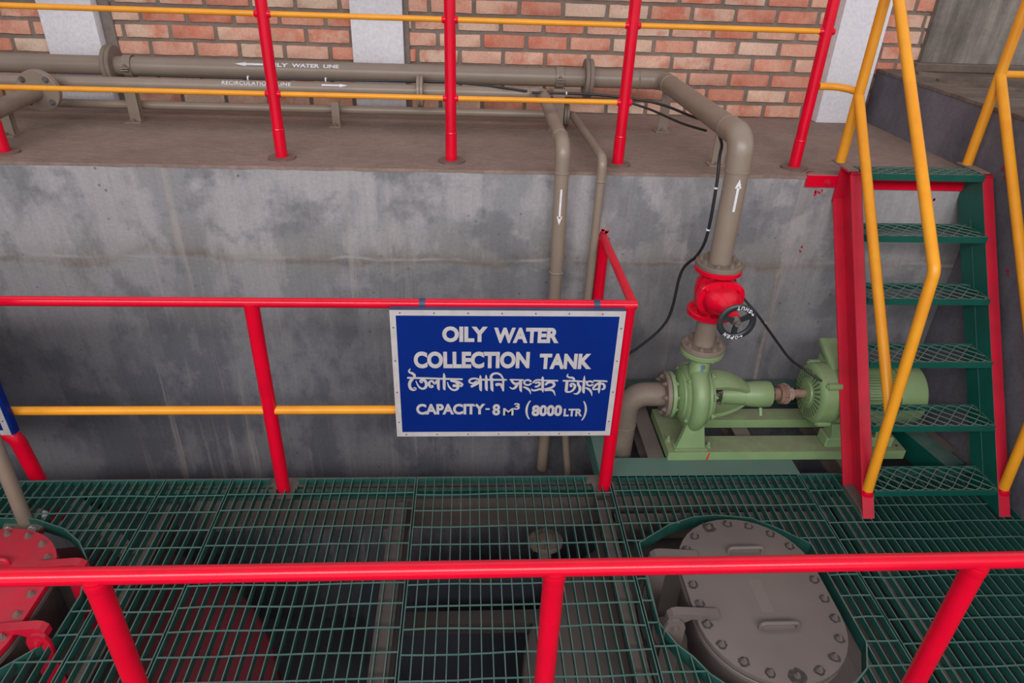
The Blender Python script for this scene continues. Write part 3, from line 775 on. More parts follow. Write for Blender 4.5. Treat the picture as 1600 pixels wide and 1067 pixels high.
root = thing('sign_board', 'blue sign with white border reading OILY WATER COLLECTION TANK, hung on the red rail', 'sign', (.142, YF, .286))
pn = sign_panel(root, -.282, .566, .286, .849, YF, .0215, tp=.008)
for x in (-.168, .463):
    bm = B(); lathe(bm, (x - .011, 2.222, ZR), (1, 0, 0), [(0, .0196), (.022, .0196)], 20); box(bm, x - .011, x + .011, 2.197, 2.2035, .80, ZR)
    part('hanging_strap', bm, BLUED, root, 'dark blue strap looped over the rail')
YT = YF - .0022
bm = B()
def word(s, x0, x1, z0, z1, bold, lean=0.0, sp=1.0, fan=0.0):
    put_text(bm, s, lambda u, v: V((x0 + (x1 - x0) * u + lean * (v - .5) * (z1 - z0), YT, z0 + (z1 - z0) * v)), bold, sp)
word('OILY', -.097, .0673, .7185, .784, .050)
word('WATER', .0906, .329, .7150, .780, .050)
word('COLLECTION', -.2034, .2257, .605, .678, .050)
word('TANK', .2631, .4607, .602, .670, .050)
part('lettering', bm, SIGNW, pn, 'white capital letters, first two lines')
bm = B()
word('CAPACITY', -.2024, .0634, .392, .4430, .044)
box(bm, .0643, .0807, YT - .0002, YT, .414, .4215)
word('8', .0914, .1215, .387, .4412, .040)
word('M', .1334, .1738, .387, .4215, .018)
word('3', .175, .1978, .414, .4455, .036)
word('(', .2197, .2400, .3680, .4569, .012)
word('8000', .2450, .3641, .3826, .4360, .050)
word('LTR', .3711, .4450, .3812, .4180, .042)
word(')', .4430, .4620, .3610, .4537, .012)
part('lettering', bm, SIGNW, pn, 'white capacity line')
bm = B()
def ribbon(bm, pts, k):
    """one brush stroke: (x mm, z mm, width mm) along its middle"""
    P = smooth_pts([(p[0] / 1000, p[2] / 1000 / 2, p[1] / 1000) for p in pts], 6) if len(pts) > 2 else [V((p[0] / 1000, p[2] / 1000 / 2, p[1] / 1000)) for p in pts]
    L, R = [], []
    for i, p in enumerate(P):
        a = P[max(0, i - 1)]; b_ = P[min(len(P) - 1, i + 1)]
        d = V((b_.x - a.x, 0, b_.z - a.z)).normalized(); n = V((-d.z, 0, d.x)); w = max(.0003, p.y)
        y = YT - .00002 * k
        L.append(bm.verts.new((p.x + n.x * w, y, p.z + n.z * w))); R.append(bm.verts.new((p.x - n.x * w, y, p.z - n.z * w)))
    for i in range(len(P) - 1): bm.faces.new((L[i], L[i + 1], R[i + 1], R[i]))
    for e, s in ((0, -1), (-1, 1)):                                        # rounded brush ends
        p = P[e]; q = P[1] if e == 0 else P[-2]
        d = V((p.x - q.x, 0, p.z - q.z)).normalized(); n = V((-d.z, 0, d.x)); w = max(.0003, p.y)
        if w < .0012: continue
        fan = [bm.verts.new((p.x + (n.x * math.cos(t) + d.x * math.sin(t) * .7) * w, YT - .00002 * k, p.z + (n.z * math.cos(t) + d.z * math.sin(t) * .7) * w)) for t in [PI * j / 8 for j in range(9)]]
        bm.faces.new(fan)
for k, st in enumerate(BENG): ribbon(bm, st, k)
part('lettering', bm, SIGNW, pn, 'white brush-painted line in Bengali script')
root = thing('sign_board', 'blue sign with white border cut off by the left edge of the view', 'sign', (-2.13, YF, .316))
sign_panel(root, -2.56, -1.722, .316, .835, YF - .016, .0215, .030, .014, BLUE)
for x in (-2.4, -1.84):
    bm = B(); lathe(bm, (x - .011, 2.222, ZR), (1, 0, 0), [(0, .0196), (.022, .0196)], 20); box(bm, x - .011, x + .011, 2.197, 2.2035, .80, ZR); part('hanging_strap', bm, BLUED, root)

# ================================================================== stair
root = thing('steel_stair', 'steep steel stair with red sides, green mesh treads and yellow handrails', 'stair', (1.92, 2.4, 0))
FB, FT, ZT = 1.990, 2.805, 1.190
sl = ZT / (FT - FB)
off = .15 / math.sin(math.atan(sl))
side = [(FB, .0005), (FT, ZT), (2.893, ZT), (2.893, (2.893 - FB - off) * sl), (FB + off, .0005)]
# the sloped edges follow the stair; the head sits against the wall
yz = lambda x: (lambda a, b_, t: V((x + t, a, b_)))
nrm = V((0, math.sin(math.atan(sl)), -math.cos(math.atan(sl))))
def sloped(bm, x0, x1, d0, d1, za, zb):
    """flange strip: from depth d0 to d1 behind the front slope, heights za..zb"""
    def at(d, z): return FB + d / math.sin(math.atan(sl)) + z / sl
    prism(bm, [(at(d0, za), za), (at(d0, zb), zb), (at(d1, zb), zb), (at(d1, za), za)], yz(0), x0, x1)
for xi, s in ((1.655, -1), (2.192, 1)):                                     # s: which way the flanges point
    bm = B(); xs = sorted((xi, xi + s * .005))
    prism(bm, side, yz(0), xs[0], xs[1])
    fx = sorted((xi + s * .004, xi + s * .047))
    sloped(bm, fx[0], fx[1], 0, .007, .0005, ZT)
    sloped(bm, fx[0], fx[1], .143, .15, .0005, (2.893 - FB - off) * sl - .003)
    box(bm, fx[0], fx[1], FT - .01, 2.893, ZT - .007, ZT)
    box(bm, fx[0], fx[1], 2.886, 2.893, (2.893 - FB - off) * sl - .02, ZT - .008)
    st = part('stringer', bm, REDD, root, 'red channel side of the stair')
    bm = B(); xs = sorted((xi - s * .0004, xi - s * .0022)); prism(bm, [(a, b_) for a, b_ in side], yz(0), xs[0], xs[1])
    part('inner_face', bm, GREEN, st, 'green painted inner face')
    bm = B(); xs = sorted((xi - s * .0005, xi - s * .0045)); sloped(bm, xs[0], xs[1], .077, .080, .02, 1.0); part('seam', bm, GRATE, st)
    bm = B(); box(bm, min(xi + s * .047, xi) , max(xi + s * .047, xi), FT + .02, 2.985, ZT, ZT + .005); part('head_plate', bm, BENCH, st, 'dusty top plate')
    bm = B(); prism(bm, [(FB + .0, 0), (FB + .012, .0), (FB + off * .98, .0), (FB + off * .98, .02), (FB + .03, .02)], yz(0), min(xi + s * .05, xi + s * .006), max(xi + s * .05, xi + s * .006)); part('foot_plate', bm, BROWN, st)
bm = B(); box(bm, 1.470, 1.6065, 2.888, 2.898, 1.098, 1.150); box(bm, 1.66, 2.19, 2.888, 2.898, 1.092, 1.145); cb = part('wall_bar', bm, RED, root, 'red flat bar bolted to the wall')
bolts(cb, [V((1.565, 2.888, 1.118))], (0, -1, 0), .012, REDD, .008, .010)
def tread(i):
    zt_ = 1.195 - .22 * i; yf = 2.782 - .1462 * i; yb = min(yf + .145, 2.884); x0, x1 = 1.6595, 2.189
    bm = B()
    box(bm, x0, x1, yf - .004, yf, zt_ - .028, zt_); box(bm, x0, x1, yb, yb + .004, zt_ - .028, zt_)
    for a in (x0, x1 - .004): box(bm, a, a + .004, yf, yb, zt_ - .028, zt_)
    t = part('tread', bm, GREEN, root)
    bm = B(); rnd = random.Random(i)
    ny = 5; dy = (yb - yf) / ny; nx = 9; dx = (x1 - x0) / nx
    ph = rnd.random()
    for r in range(ny + 1):
        y = yf + dy * r; pts = []
        for c in range(-1, nx * 2 + 3):
            x = x0 + (c + ph) * dx / 2
            yy = y + (dy * .47 if (c + r) % 2 else -dy * .47)
            pts.append(V((min(max(x, x0), x1), min(max(yy, yf), yb), zt_ - .003)))
        q = [pts[0]]
        for p in pts[1:]:
            if (p - q[-1]).length > .004: q.append(p)
        tube(bm, q, .0030, 5)
    part('expanded_mesh', bm, MESHG, t)
for i in range(6): tread(i)
def stair_rail(xp, ytop, mid):
    hr = B(); tube(hr, fillet([(xp, 2.950, ZT + .005), (xp, 2.950, 1.955), (xp, 2.140, 1.040), (xp, 2.055, .085)], [.022, .07], 10), .0208, 20)
    h = part('handrail', hr, YEL, root, 'yellow tube handrail')
    bm = B(); cyl(bm, mid[0], mid[1], .0205, 20); part('middle_rail', bm, YEL, h)
    bm = B(); lathe(bm, (xp, 2.052, .075), (0, .085, .955), [(0, .024), (.012, .0245), (.022, .0215)], 18); part('weld_bead', bm, RED, h)
    return h
hl = stair_rail(1.632, 2.95, ((1.632, 2.955, 1.482), (1.632, 2.095, .455)))
bm = B(); tube(bm, smooth_pts([(1.485, 3.018, 1.497), (1.555, 3.012, 1.497), (1.605, 2.985, 1.493), (1.630, 2.955, 1.486)], 6), .0150, 14); part('link_rail', bm, YEL, hl)
hr = stair_rail(2.216, 2.95, ((2.216, 2.952, 1.575), (2.216, 2.098, .505)))
bm = B(); tube(bm, [(2.216, 2.950, 1.575), (2.80, 2.955, 1.575)], .0150, 14); cyl(bm, (2.80, 2.955, 1.402), (2.80, 2.955, 1.59), .0150, 14); part('link_rail', bm, YEL, hr)

# ================================================================== pipework on the upper floor
def wrap(x, y0, z0, r, u, h, X=1):
    pass
YO, ZO, RO = 3.68, 1.395, .0445
root = thing('oily_water_pipe', 'large taupe pipe lettered OILY WATER LINE, bending down to the red valve', 'pipe', (-.5, YO, ZB))
XRI, YRI = 1.008, 2.520       # riser
PX, PY = .990, 2.525
def pipe_part(pts, rad, r, name='pipe_run', mat=PIPE, seg=28, n=12):
    bm = B(); tube(bm, fillet(pts, rad, n), r, seg); return part(name, bm, mat, root)
pr1 = pipe_part([(-4.15, YO, ZO), (.86, YO, ZO)], 0, RO)
pipe_part([(.855, YO, ZO), (.990, YO, ZO), (.990, 3.545, ZO)], .128, RO + .0008, 'elbow')
pipe_part([(.990, 3.55, ZO), (.998, 2.655, ZO)], 0, RO)
pipe_part([(.998, 2.668, ZO), (1.000, 2.520, ZO), (1.006, 2.520, 1.268)], .118, RO + .0030, 'elbow')
for c, ax in (((.857, YO, ZO), (1, 0, 0)), ((.990, 3.548, ZO), (0, 1, 0)), ((.998, 2.664, ZO), (0, 1, 0)), ((1.006, 2.520, 1.272), (0, 0, 1))):
    bm = B(); lathe(bm, V(c) - V(ax) * .005, ax, [(0, RO), (.005, RO + .0042), (.010, RO)], 28); part('weld_seam', bm, PIPE, root)
rs = pipe_part([(1.006, 2.520, 1.270), (XRI, YRI, .895)], 0, RO)
flange(root, (XRI, YRI, .8905), (0, 0, 1), .094, .020, PIPED, 8, .010, PIPED, both=False)
for x in (-1.735, .598):
    flange(root, (x - .0105, YO, ZO), (1, 0, 0), .093, .020, PIPED, 8, .010, PIPED, both=False)
    flange(root, (x + .0105, YO, ZO), (-1, 0, 0), .093, .020, PIPED, 8, .010, PIPED, both=False)
def cylpt(c, axis_u, r):
    """(along, around) -> point on a pipe; around = 0 faces the camera side and up"""
    pass
def face_x(x, s, y0, z0, r, a0):          # pipe along X: s = arc length upward from angle a0 (0 = -Y, 90 = up)
    t = a0 + s / r
    return V((x, y0 - (r + .0012) * math.cos(t), z0 + (r + .0012) * math.sin(t)))
bm = B()
A0 = math.radians(40)
for s, x0, x1, h in (('OILY', -.99, -.886, .020), ('WATER', -.868, -.736, .020), ('LINE', -.716, -.640, .018)):
    put_text(bm, s, lambda u, v: face_x(x0 + (x1 - x0) * u, (v - .5) * h, YO, ZO, RO, A0), .03, 1.0, 4)
part('lettering', bm, WHITE, pr1, 'white stencilled words')
bm = B()
for poly in ([(-1.142, 0), (-1.088, -.010), (-1.088, .010)], [(-1.089, -.0048), (-1.006, -.0048), (-1.006, .0048), (-1.089, .0048)]):
    bm.faces.new([bm.verts.new(face_x(a, b_, YO, ZO, RO, A0)) for a, b_ in poly])
part('flow_arrow', bm, WHITE, pr1, 'white arrow pointing left')
def face_z(x, z, x0, y0, r, ph=0.0):      # vertical pipe, facing -Y
    t = x / r + ph
    return V((x0 + (r + .0013) * math.sin(t), y0 - (r + .0013) * math.cos(t), z))
bm = B()
for poly in ([(-.0045, 1.125), (.0045, 1.125), (.0045, 1.218), (-.0045, 1.218)], [(-.0125, 1.216), (.0125, 1.216), (0, 1.252)]):
    bm.faces.new([bm.verts.new(face_z(a, b_, 1.0065, YRI, RO, -.05)) for a, b_ in poly])
part('flow_arrow', bm, WHITE, rs, 'white arrow pointing up')
# branch with a round flange in the left corner
bm = B(); tube(bm, fillet([(-2.005, 3.58, 1.315), (-2.02, 3.10, 1.285), (-2.03, 2.93, 1.275)], .1, 4), .036, 24)
broot = thing('branch_pipe', 'short taupe pipe with a round four-bolt flange, in the left corner', 'pipe', (-2.0, 3.2, ZB))
part('pipe_run', bm, PIPE, broot)
flange(broot, (-1.995, 3.46, 1.312), (.03, -1, -.06), .092, .016, PIPE, 4, .011, BOLTM)
flange(broot, (-1.995, 3.477, 1.313), (.03, -1, -.06), .092, .016, PIPE, 4, .011, BOLTM, bolt=False)
# recirculation line
YC, ZC, RC = 3.575, 1.332, .0300
root = thing('recirculation_pipe', 'middle-sized taupe pipe lettered RECIRCULATION LINE, dropping behind the blue sign', 'pipe', (-.5, YC, ZB))
pc = pipe_part([(-4.15, YC, ZC), (.30, YC, ZC)], 0, RC, seg=24)
pipe_part([(.295, YC, ZC), (.362, YC, ZC), (.364, YC - .075, ZC - .004)], .06, RC + .001, 'elbow', seg=24)
pipe_part([(.364, YC - .07, ZC - .003), (.378, 2.905, 1.288)], 0, RC, seg=24)
pipe_part([(.378, 2.91, 1.288), (.380, 2.805, 1.280), (.381, 2.805, 1.165)], .085, RC + .0012, 'elbow', seg=24)
pv = pipe_part([(.381, 2.805, 1.17), (.388, 2.805, .715)], 0, RC, seg=24)
pipe_part([(.388, 2.805, .72), (.388, 2.805, -.42)], 0, RC * .93, seg=24)
for c, ax in (((.378, 2.908, 1.288), (0, 1, 0)), ((.381, 2.805, 1.168), (0, 0, 1)), ((.388, 2.805, .718), (0, 0, 1)), ((.297, YC, ZC), (1, 0, 0))):
    bm = B(); lathe(bm, V(c) - V(ax) * .004, ax, [(0, RC), (.004, RC + .0032), (.008, RC)], 24); part('weld_seam', bm, PIPE, root)
for dx in (-.008, .008): flange(root, (-.243 + dx, YC, ZC), (math.copysign(1, -dx), 0, 0), .076, .015, PIPE, 4, .010, PIPED, both=False)
bm = B(); A1 = math.radians(42)
for s, x0, x1, h in (('RECIRCULATION', -1.186, -.955, .020), ('LINE', -.925, -.861, .018)):
    put_text(bm, s, lambda u, v: face_x(x0 + (x1 - x0) * u, (v - .5) * h, YC, ZC, RC, A1), .012, 1.10, 5)
part('lettering', bm, WHITE, pc, 'white stencilled words')
bm = B()
for poly in ([(-.715, -.004), (-.628, -.004), (-.628, .004), (-.715, .004)], [(-.630, -.0085), (-.590, 0), (-.630, .0085)]):
    bm.faces.new([bm.verts.new(face_x(a, b_, YC, ZC, RC, A1)) for a, b_ in poly])
part('flow_arrow', bm, WHITE, pc, 'white arrow pointing right')
bm = B()
for poly in ([(-.004, .985), (.004, .985), (.004, 1.105), (-.004, 1.105)], [(-.0115, .987), (0, .950), (.0115, .987)]):
    bm.faces.new([bm.verts.new(face_z(a, b_, .3835, 2.805, RC, -.1)) for a, b_ in poly])
part('flow_arrow', bm, WHITE, pv, 'white arrow pointing down')
# small drain line
YS, ZS, RS = 3.70, 1.208, .0205
root = thing('drain_pipe', 'thin taupe pipe lowest on the floor, dropping to the right of the middle-sized one', 'pipe', (-.5, YS, ZB))
pipe_part([(-4.15, YS, ZS), (.49, YS, ZS)], 0, RS, seg=18)
for dx in (-.0075, .0075): flange(root, (.502 + dx, YS, ZS), (math.copysign(1, -dx), 0, 0), .056, .014, PIPED, 4, .009, PIPED, both=False)
pipe_part([(.50, YS, ZS), (.537, YS, ZS), (.539, YS - .06, ZS)], .035, RS, 'elbow', seg=18)
pipe_part([(.539, YS - .055, ZS), (.553, 2.92, 1.216)], 0, RS * .95, seg=18)
pipe_part([(.553, 2.925, 1.216), (.555, 2.845, 1.216), (.555, 2.845, 1.12)], .055, RS, 'elbow', seg=18)
pipe_part([(.555, 2.845, 1.125), (.545, 2.845, .20), (.470, 2.800, .0), (.52, 2.70, -.45)], [.25, .15], RS * .92, seg=18)
bm = B(); lathe(bm, (.555, 2.845, 1.118), (0, 0, 1), [(0, RS), (.004, RS + .003), (.008, RS)], 18); part('weld_seam', bm, PIPE, root)
# supports
def support(x, y, label, ztop, w=.05, strap=True, foot=True, deep=.035):
    root = thing('pipe_support', label, 'support', (x, y, ZB), 'pipe supports on the upper floor')
    bm = B(); box(bm, x - w / 2, x + w / 2, y - .003, y + .003, ZB + .004, ztop); box(bm, x + w / 2 - .004, x + w / 2, y, y + deep, ZB + .004, ztop); part('post', bm, PIPE, root)
    if foot:
        bm = B(); box(bm, x - w * .8, x + w * .7, y - .035, y + .035, ZB, ZB + .006); f = part('foot_plate', bm, PIPE, root)
        bolts(f, [V((x - w * .1, y - .02, ZB + .006))], (0, 0, 1), .008, PIPED)
    return root
bx = ZO - RO - .004
for x, y, lab, zt_, w in ((-1.655, 3.612, 'taupe pipe support below the flange at the left column', bx, .052), (-.672, 3.615, 'slim taupe pipe support between the left and middle columns', 1.262, .038),
                       (.452, 3.640, 'broad taupe pipe support behind the bend of the middle-sized pipe', bx, .060), (1.012, 3.66, 'taupe pipe support below the bend of the large pipe', bx - .01, .050),
                       (-2.09, 3.30, 'taupe channel support below the left corner pipe', 1.245, .055)):
    r_ = support(x, y, lab, zt_, w)
    if abs(x - .452) < .01 or x < -1.6 and x > -1.7:
        bm = B(); m = 20
        pts = [V((x, YO - (RO + .004) * math.cos(t), ZO + (RO + .004) * math.sin(t))) for t in [math.radians(-80 + 340 * k / m) for k in range(m + 1)]]
        for a, b_ in zip(pts, pts[1:]):
            vs = [bm.verts.new(p + V((dx, 0, 0))) for p, dx in ((a, -.020), (a, .020), (b_, .020), (b_, -.020))]; bm.faces.new(vs)
        bmesh.ops.remove_doubles(bm, verts=bm.verts[:], dist=.0004)
        bmesh.ops.solidify(bm, geom=bm.faces[:], thickness=-.004)
        box(bm, x - .018, x + .018, YO - RO - .028, YO - RO - .002, ZO - .012, ZO - .007); box(bm, x - .018, x + .018, YO - RO - .028, YO - RO - .002, ZO - .002, ZO + .003)
        c_ = part('clamp', bm, PIPE, r_)
        bolts(c_, [V((x, YO - RO - .018, ZO + .003))], (0, 0, 1), .008, PIPED)
r_ = support(1.115, 3.045, 'taupe pipe support at the floor edge below the large pipe', ZO - RO - .004, .055)
# cables
def cable(pts, r, label, ties=()):
    bm = B(); tube(bm, smooth_pts(pts, 8), r, 10)
    t = thing('cable', label, 'cable', pts[0], 'black cables')
    part('sheath', bm, RUBBER, t)
    for p, d, rr in ties:
        bm = B(); lathe(bm, V(p) - V(d) * .003, d, [(0, rr), (.006, rr)], 16); part('cable_tie', bm, WHITE, t, 'white cable tie')
    return t
cable([(.30, 3.50, 1.352), (.42, 3.50, 1.352), (.60, 3.50, 1.350), (.80, 3.48, 1.338), (.93, 3.42, 1.325), (1.03, 3.30, 1.305), (1.045, 3.0, 1.330), (.99, 2.70, 1.332), (.957, 2.60, 1.30), (.953, 2.565, 1.20), (.951, 2.56, 1.0), (.935, 2.585, .90), (.895, 2.63, .80), (.862, 2.62, .565), (.70, 2.62, .39), (.60, 2.66, .32), (.50, 2.70, .27)], .0062,
      'black cable following the large pipe down and off to the left behind the sign', [((.952, 2.562, 1.19), (0, 0, 1), .0085), ((.951, 2.560, 1.02), (0, 0, 1), .0085), ((.47, 3.50, 1.352), (1, 0, 0), .0085)])
cable([(.52, 3.46, 1.335), (.70, 3.47, 1.335), (.85, 3.40, 1.312), (.97, 3.2, 1.29), (1.03, 3.02, 1.30)], .0055, 'second black cable drooping beside the first under the large pipe')
cable([(1.02, 2.60, .92), (1.085, 2.60, .86), (1.13, 2.56, .75), (1.205, 2.50, .672), (1.325, 2.50, .534), (1.40, 2.50, .452), (1.474, 2.50, .40), (1.56, 2.45, .36), (1.64, 2.45, .34)], .0055, 'black cable hanging from behind the handwheel to the motor', [((1.245, 2.50, .628), (.6, 0, -.6), .007)])
cable([(-1.6, 3.592, 1.370), (-1.2, 3.590, 1.368), (-.7, 3.592, 1.369), (-.27, 3.60, 1.372), (.0, 3.59, 1.369), (.28, 3.52, 1.355)], .0055, 'black cable laid along the top of the middle-sized pipe', [((-1.07, 3.59, 1.368), (1, 0, 0), .012), ((-.70, 3.592, 1.369), (1, 0, 0), .012)])

# ================================================================== gate valve
root = thing('gate_valve', 'red gate valve with a black handwheel in the large pipe', 'valve', (XRI, YRI, .66))
ZV = .770
bm = B()
lathe(bm, (XRI, YRI, .682), (0, 0, 1), [(0, .055), (.02, .056), (.045, .075), (.09, .080), (.135, .075), (.16, .056), (.180, .055)], 32)
lathe(bm, (XRI, YRI + .03, ZV), (0, -1, 0), [(0, .06), (.05, .078), (.085, .078)], 32)
part('body', bm, RED, root, sharp=50)
flange(root, (XRI, YRI, .870), (0, 0, -1), .095, .020, RED, 8, .010, RED, both=False, bolt=False)
flange(root, (XRI, YRI, .674), (0, 0, 1), .095, .024, RED, 8, .010, RED, both=False)
def oval(bm, prof, n=36):
    """(y, half width, half height, squareness) rings of a rounded oblong casting facing -Y"""
    rings = []
    for y, w, h, e in prof:
        ring = []
        for k in range(n):
            t = 2 * PI * k / n; c, s = math.cos(t), math.sin(t)
            ring.append(bm.verts.new((XRI + .004 + w * math.copysign(abs(c) ** e, c), y, ZV + h * math.copysign(abs(s) ** e, s))))
        rings.append(ring)
    for A, C in zip(rings, rings[1:]):
        for k in range(n): bm.faces.new((A[k], A[(k + 1) % n], C[(k + 1) % n], C[k]))
    bm.faces.new(rings[0][::-1]); bm.faces.new(rings[-1])
bm = B(); oval(bm, [(YRI - .052, .093, .072, .75), (YRI - .054, .096, .075, .75), (YRI - .080, .096, .075, .75), (YRI - .083, .093, .072, .75)]); f = part('bonnet_flange', bm, RED, root)
bolts(f, [V((XRI + .004 + .082 * math.copysign(abs(math.cos(t)) ** .8, math.cos(t)), YRI - .083, ZV + .062 * math.copysign(abs(math.sin(t)) ** .8, math.sin(t)))) for t in [math.radians(d) for d in (40, 90, 140, 220, 270, 320)]], (0, -1, 0), .009, RED)
bm = B(); oval(bm, [(YRI - .080, .074, .056, .85), (YRI - .110, .072, .054, .85), (YRI - .132, .066, .048, .9), (YRI - .150, .052, .040, 1), (YRI - .170, .036, .032, 1), (YRI - .205, .026, .026, 1), (YRI - .250, .022, .022, 1)]); part('bonnet', bm, RED, root, sharp=50)
bm = B(); cyl(bm, (XRI, YRI - .25, ZV), (XRI, 2.228, ZV), .010, 14); part('stem', bm, BOLTM, root)
hw = (XRI + .003, 2.248, ZV + .002)
bm = B(); RW = .063
# rim: flattened oval section swept round
n = 48; seg = 12; rings = []
for k in range(n):
    t = 2 * PI * k / n; ring = []
    for q in range(seg):
        a = 2 * PI * q / seg
        rr = RW + .0125 * math.cos(a); yy = .0085 * math.sin(a)
        ring.append(bm.verts.new((hw[0] + rr * math.cos(t), hw[1] + yy, hw[2] + rr * math.sin(t))))
    rings.append(ring)
for k in range(n):
    a, b_ = rings[k], rings[(k + 1) % n]
    for q in range(seg): bm.faces.new((a[q], a[(q + 1) % seg], b_[(q + 1) % seg], b_[q]))
wheel = part('handwheel', bm, BLACK, root, 'black three-spoke handwheel')
bm = B()
for a in (-90, 28, 160):
    t = math.radians(a); d = V((math.cos(t), 0, math.sin(t))); s = V((-d.z, 0, d.x)); c = V(hw)
    prism(bm, [(.010, -.0085), (.058, -.0105), (.058, .0105), (.010, .0085)], lambda p, q, u: c + d * p + s * q + V((0, u, 0)), -.004, .006)
part('spokes', bm, BLACK, wheel)
bm = B(); lathe(bm, (hw[0], hw[1] + .016, hw[2]), (0, -1, 0), [(0, .017), (.02, .017), (.026, .014)], 20); lathe(bm, (hw[0], hw[1] - .008, hw[2]), (0, -1, 0), [(0, .0115), (.010, .0115)], 6); part('hub', bm, BOLTM, wheel)
bm = B()
def rim_text(s, mid_deg, outward, size, gap):
    """letters set round the rim; outward: tops point away from the hub"""
    n_ = len(s)
    for k, ch in enumerate(s):
        step = gap * (k - (n_ - 1) / 2)
        ang = math.radians(mid_deg + (-step if outward else step))
        rad = V((math.cos(ang), 0, math.sin(ang)))
        upv = rad if outward else -rad; rv = V((upv.z, 0, -upv.x))
        c = V(hw) + rad * RW + V((0, -.0092, 0))
        if ch == '<':
            for poly in ([(-.5, 0), (-.05, -.42), (-.05, .42)], [(-.1, -.1), (.6, -.1), (.6, .1), (-.1, .1)]):
                bm.faces.new([bm.verts.new(c + rv * a * size * 1.1 + upv * b_ * size) for a, b_ in poly])
        elif ch != ' ':
            put_text(bm, ch, lambda u, v: c + rv * (u - .5) * size * .82 + upv * (v - .5) * size, .03)
rim_text('<OPEN', 263, True, .0148, 15)
rim_text('<SHUT', 66, False, .0148, 15)
part('lettering', bm, WHITE, wheel, 'white words OPEN and SHUT with arrows')
# spool between valve and pump
root = thing('spool_pipe', 'short taupe pipe between the red valve and the pump outlet', 'pipe', (XRI, YRI, .50))
bm = B(); cyl(bm, (XRI, YRI, .51), (XRI, YRI, .662), RO, 28); part('pipe_run', bm, PIPE, root)
flange(root, (XRI, YRI, .508), (0, 0, 1), .093, .024, PIPED, 8, .0105, PIPED, both=False)

# ================================================================== pump set
PZ = .252; PYc = 2.52
root = thing('pump_baseplate', 'pale green baseplate under the pump and motor', 'baseplate', (1.41, 2.52, 0))
bm = B(); ZB0, ZB1 = .0, .046
box(bm, .888, 1.985, 2.362, 2.478, ZB0, ZB1); box(bm, .888, 1.985, 2.600, 2.690, ZB0, ZB1)
box(bm, .888, 1.085, 2.478, 2.600, ZB0, ZB1 - .0006); box(bm, 1.90, 1.985, 2.478, 2.600, ZB0, ZB1 - .0006)
part('frame', bm, PUMPB, root)
bm = B(); box(bm, 1.612, 1.930, 2.385, 2.470, ZB1, .100); box(bm, 1.612, 1.930, 2.580, 2.665, ZB1, .100); bevel(bm, .006, 1); part('motor_pad', bm, PUMPB, root)
for x in (.94, 1.96):
    bm = B(); cyl(bm, (x, 2.40, ZB1), (x, 2.40, ZB1 + .0012), .006, 10); part('hole_shade_disc', bm, BLACK, root)  # flat black disc stands for the shade inside a hole
bm = B(); prism(bm, [(1.064, .002), (1.070, .002), (1.076, .044), (1.071, .044)], lambda a, b_, t: V((a, 2.3612 - t, b_)), 0, .0006); part('paint_mark', bm, RED, root, 'small red paint stroke')

root = thing('centrifugal_pump', 'pale green centrifugal pump below the red valve', 'pump', (1.05, PYc, ZB1))
cx = 1.000
bm = B()
lathe(bm, (.905, PYc, PZ), (1, 0, 0), [(0, .058), (.012, .060), (.024, .078), (.032, .100), (.036, .108), (.041, .109), (.046, .120), (.056, .134), (.066, .138), (.12, .138), (.135, .130)], 48)
part('casing', bm, PUMP, root, sharp=40)
# volute: a tube that grows as it turns up into the outlet
pts, rr = [], []
for k in range(49):
    t = math.radians(-215 + 300 * k / 48)         # measured in the plane facing the shaft
    r0 = .124 + .012 * k / 48
    pts.append(V((cx, PYc - r0 * math.cos(t), PZ + r0 * math.sin(t)))); rr.append(.033 + .008 * k / 48)
bm = B(); tube(bm, pts, rr, 22); part('volute', bm, PUMP, root, sharp=60)
bm = B(); tube(bm, [(cx, PYc - .040, PZ + .105), (cx + .002, PYc - .022, PZ + .150), (XRI, PYc - .006, PZ + .19), (XRI, PYc, .484)], [.044, .045, .045, .046], 28); part('outlet_neck', bm, PUMP, root, sharp=60)
flange(root, (XRI, PYc, .4845), (0, 0, -1), .094, .022, PUMP, 8, .0105, PUMP, both=False, name='outlet_flange')
flange(root, (.899, PYc, PZ), (1, 0, 0), .104, .018, PUMP, 8, .0105, PUMP, both=False, name='inlet_flange')
bm = B(); rnd = random.Random(8)
for q in range(10):
    a, z = rnd.uniform(-.010, .010), .410 + rnd.uniform(-.03, .03); vs = []
    for k in range(9):
        r = rnd.uniform(.004, .010); xx = a + r * math.cos(k * .7)
        vs.append(bm.verts.new((XRI + xx, PYc - .021 - .0002 * q - math.sqrt(.0458 ** 2 - xx * xx), z + 1.3 * r * math.sin(k * .7))))
    bm.faces.new(vs)
part('paint_chip', bm, TAGB, root, 'flaked blue patch')
# rear cover and bolts
bm = B(); lathe(bm, (1.036, PYc, PZ), (1, 0, 0), [(0, .130), (.004, .134), (.018, .134), (.022, .13), (.024, .118), (.036, .116), (.038, .09)], 40); cv = part('rear_cover', bm, PUMP, root)
bolts(cv, ring_pos((1.058, PYc, PZ), (1, 0, 0), .124, 8, .4), (1, 0, 0), .012, PUMP, .008, .012)
bolts(cv, ring_pos((.962, PYc, PZ), (1, 0, 0), .128, 4, .35), (-1, 0, 0), .010, PUMP, .004, .010)
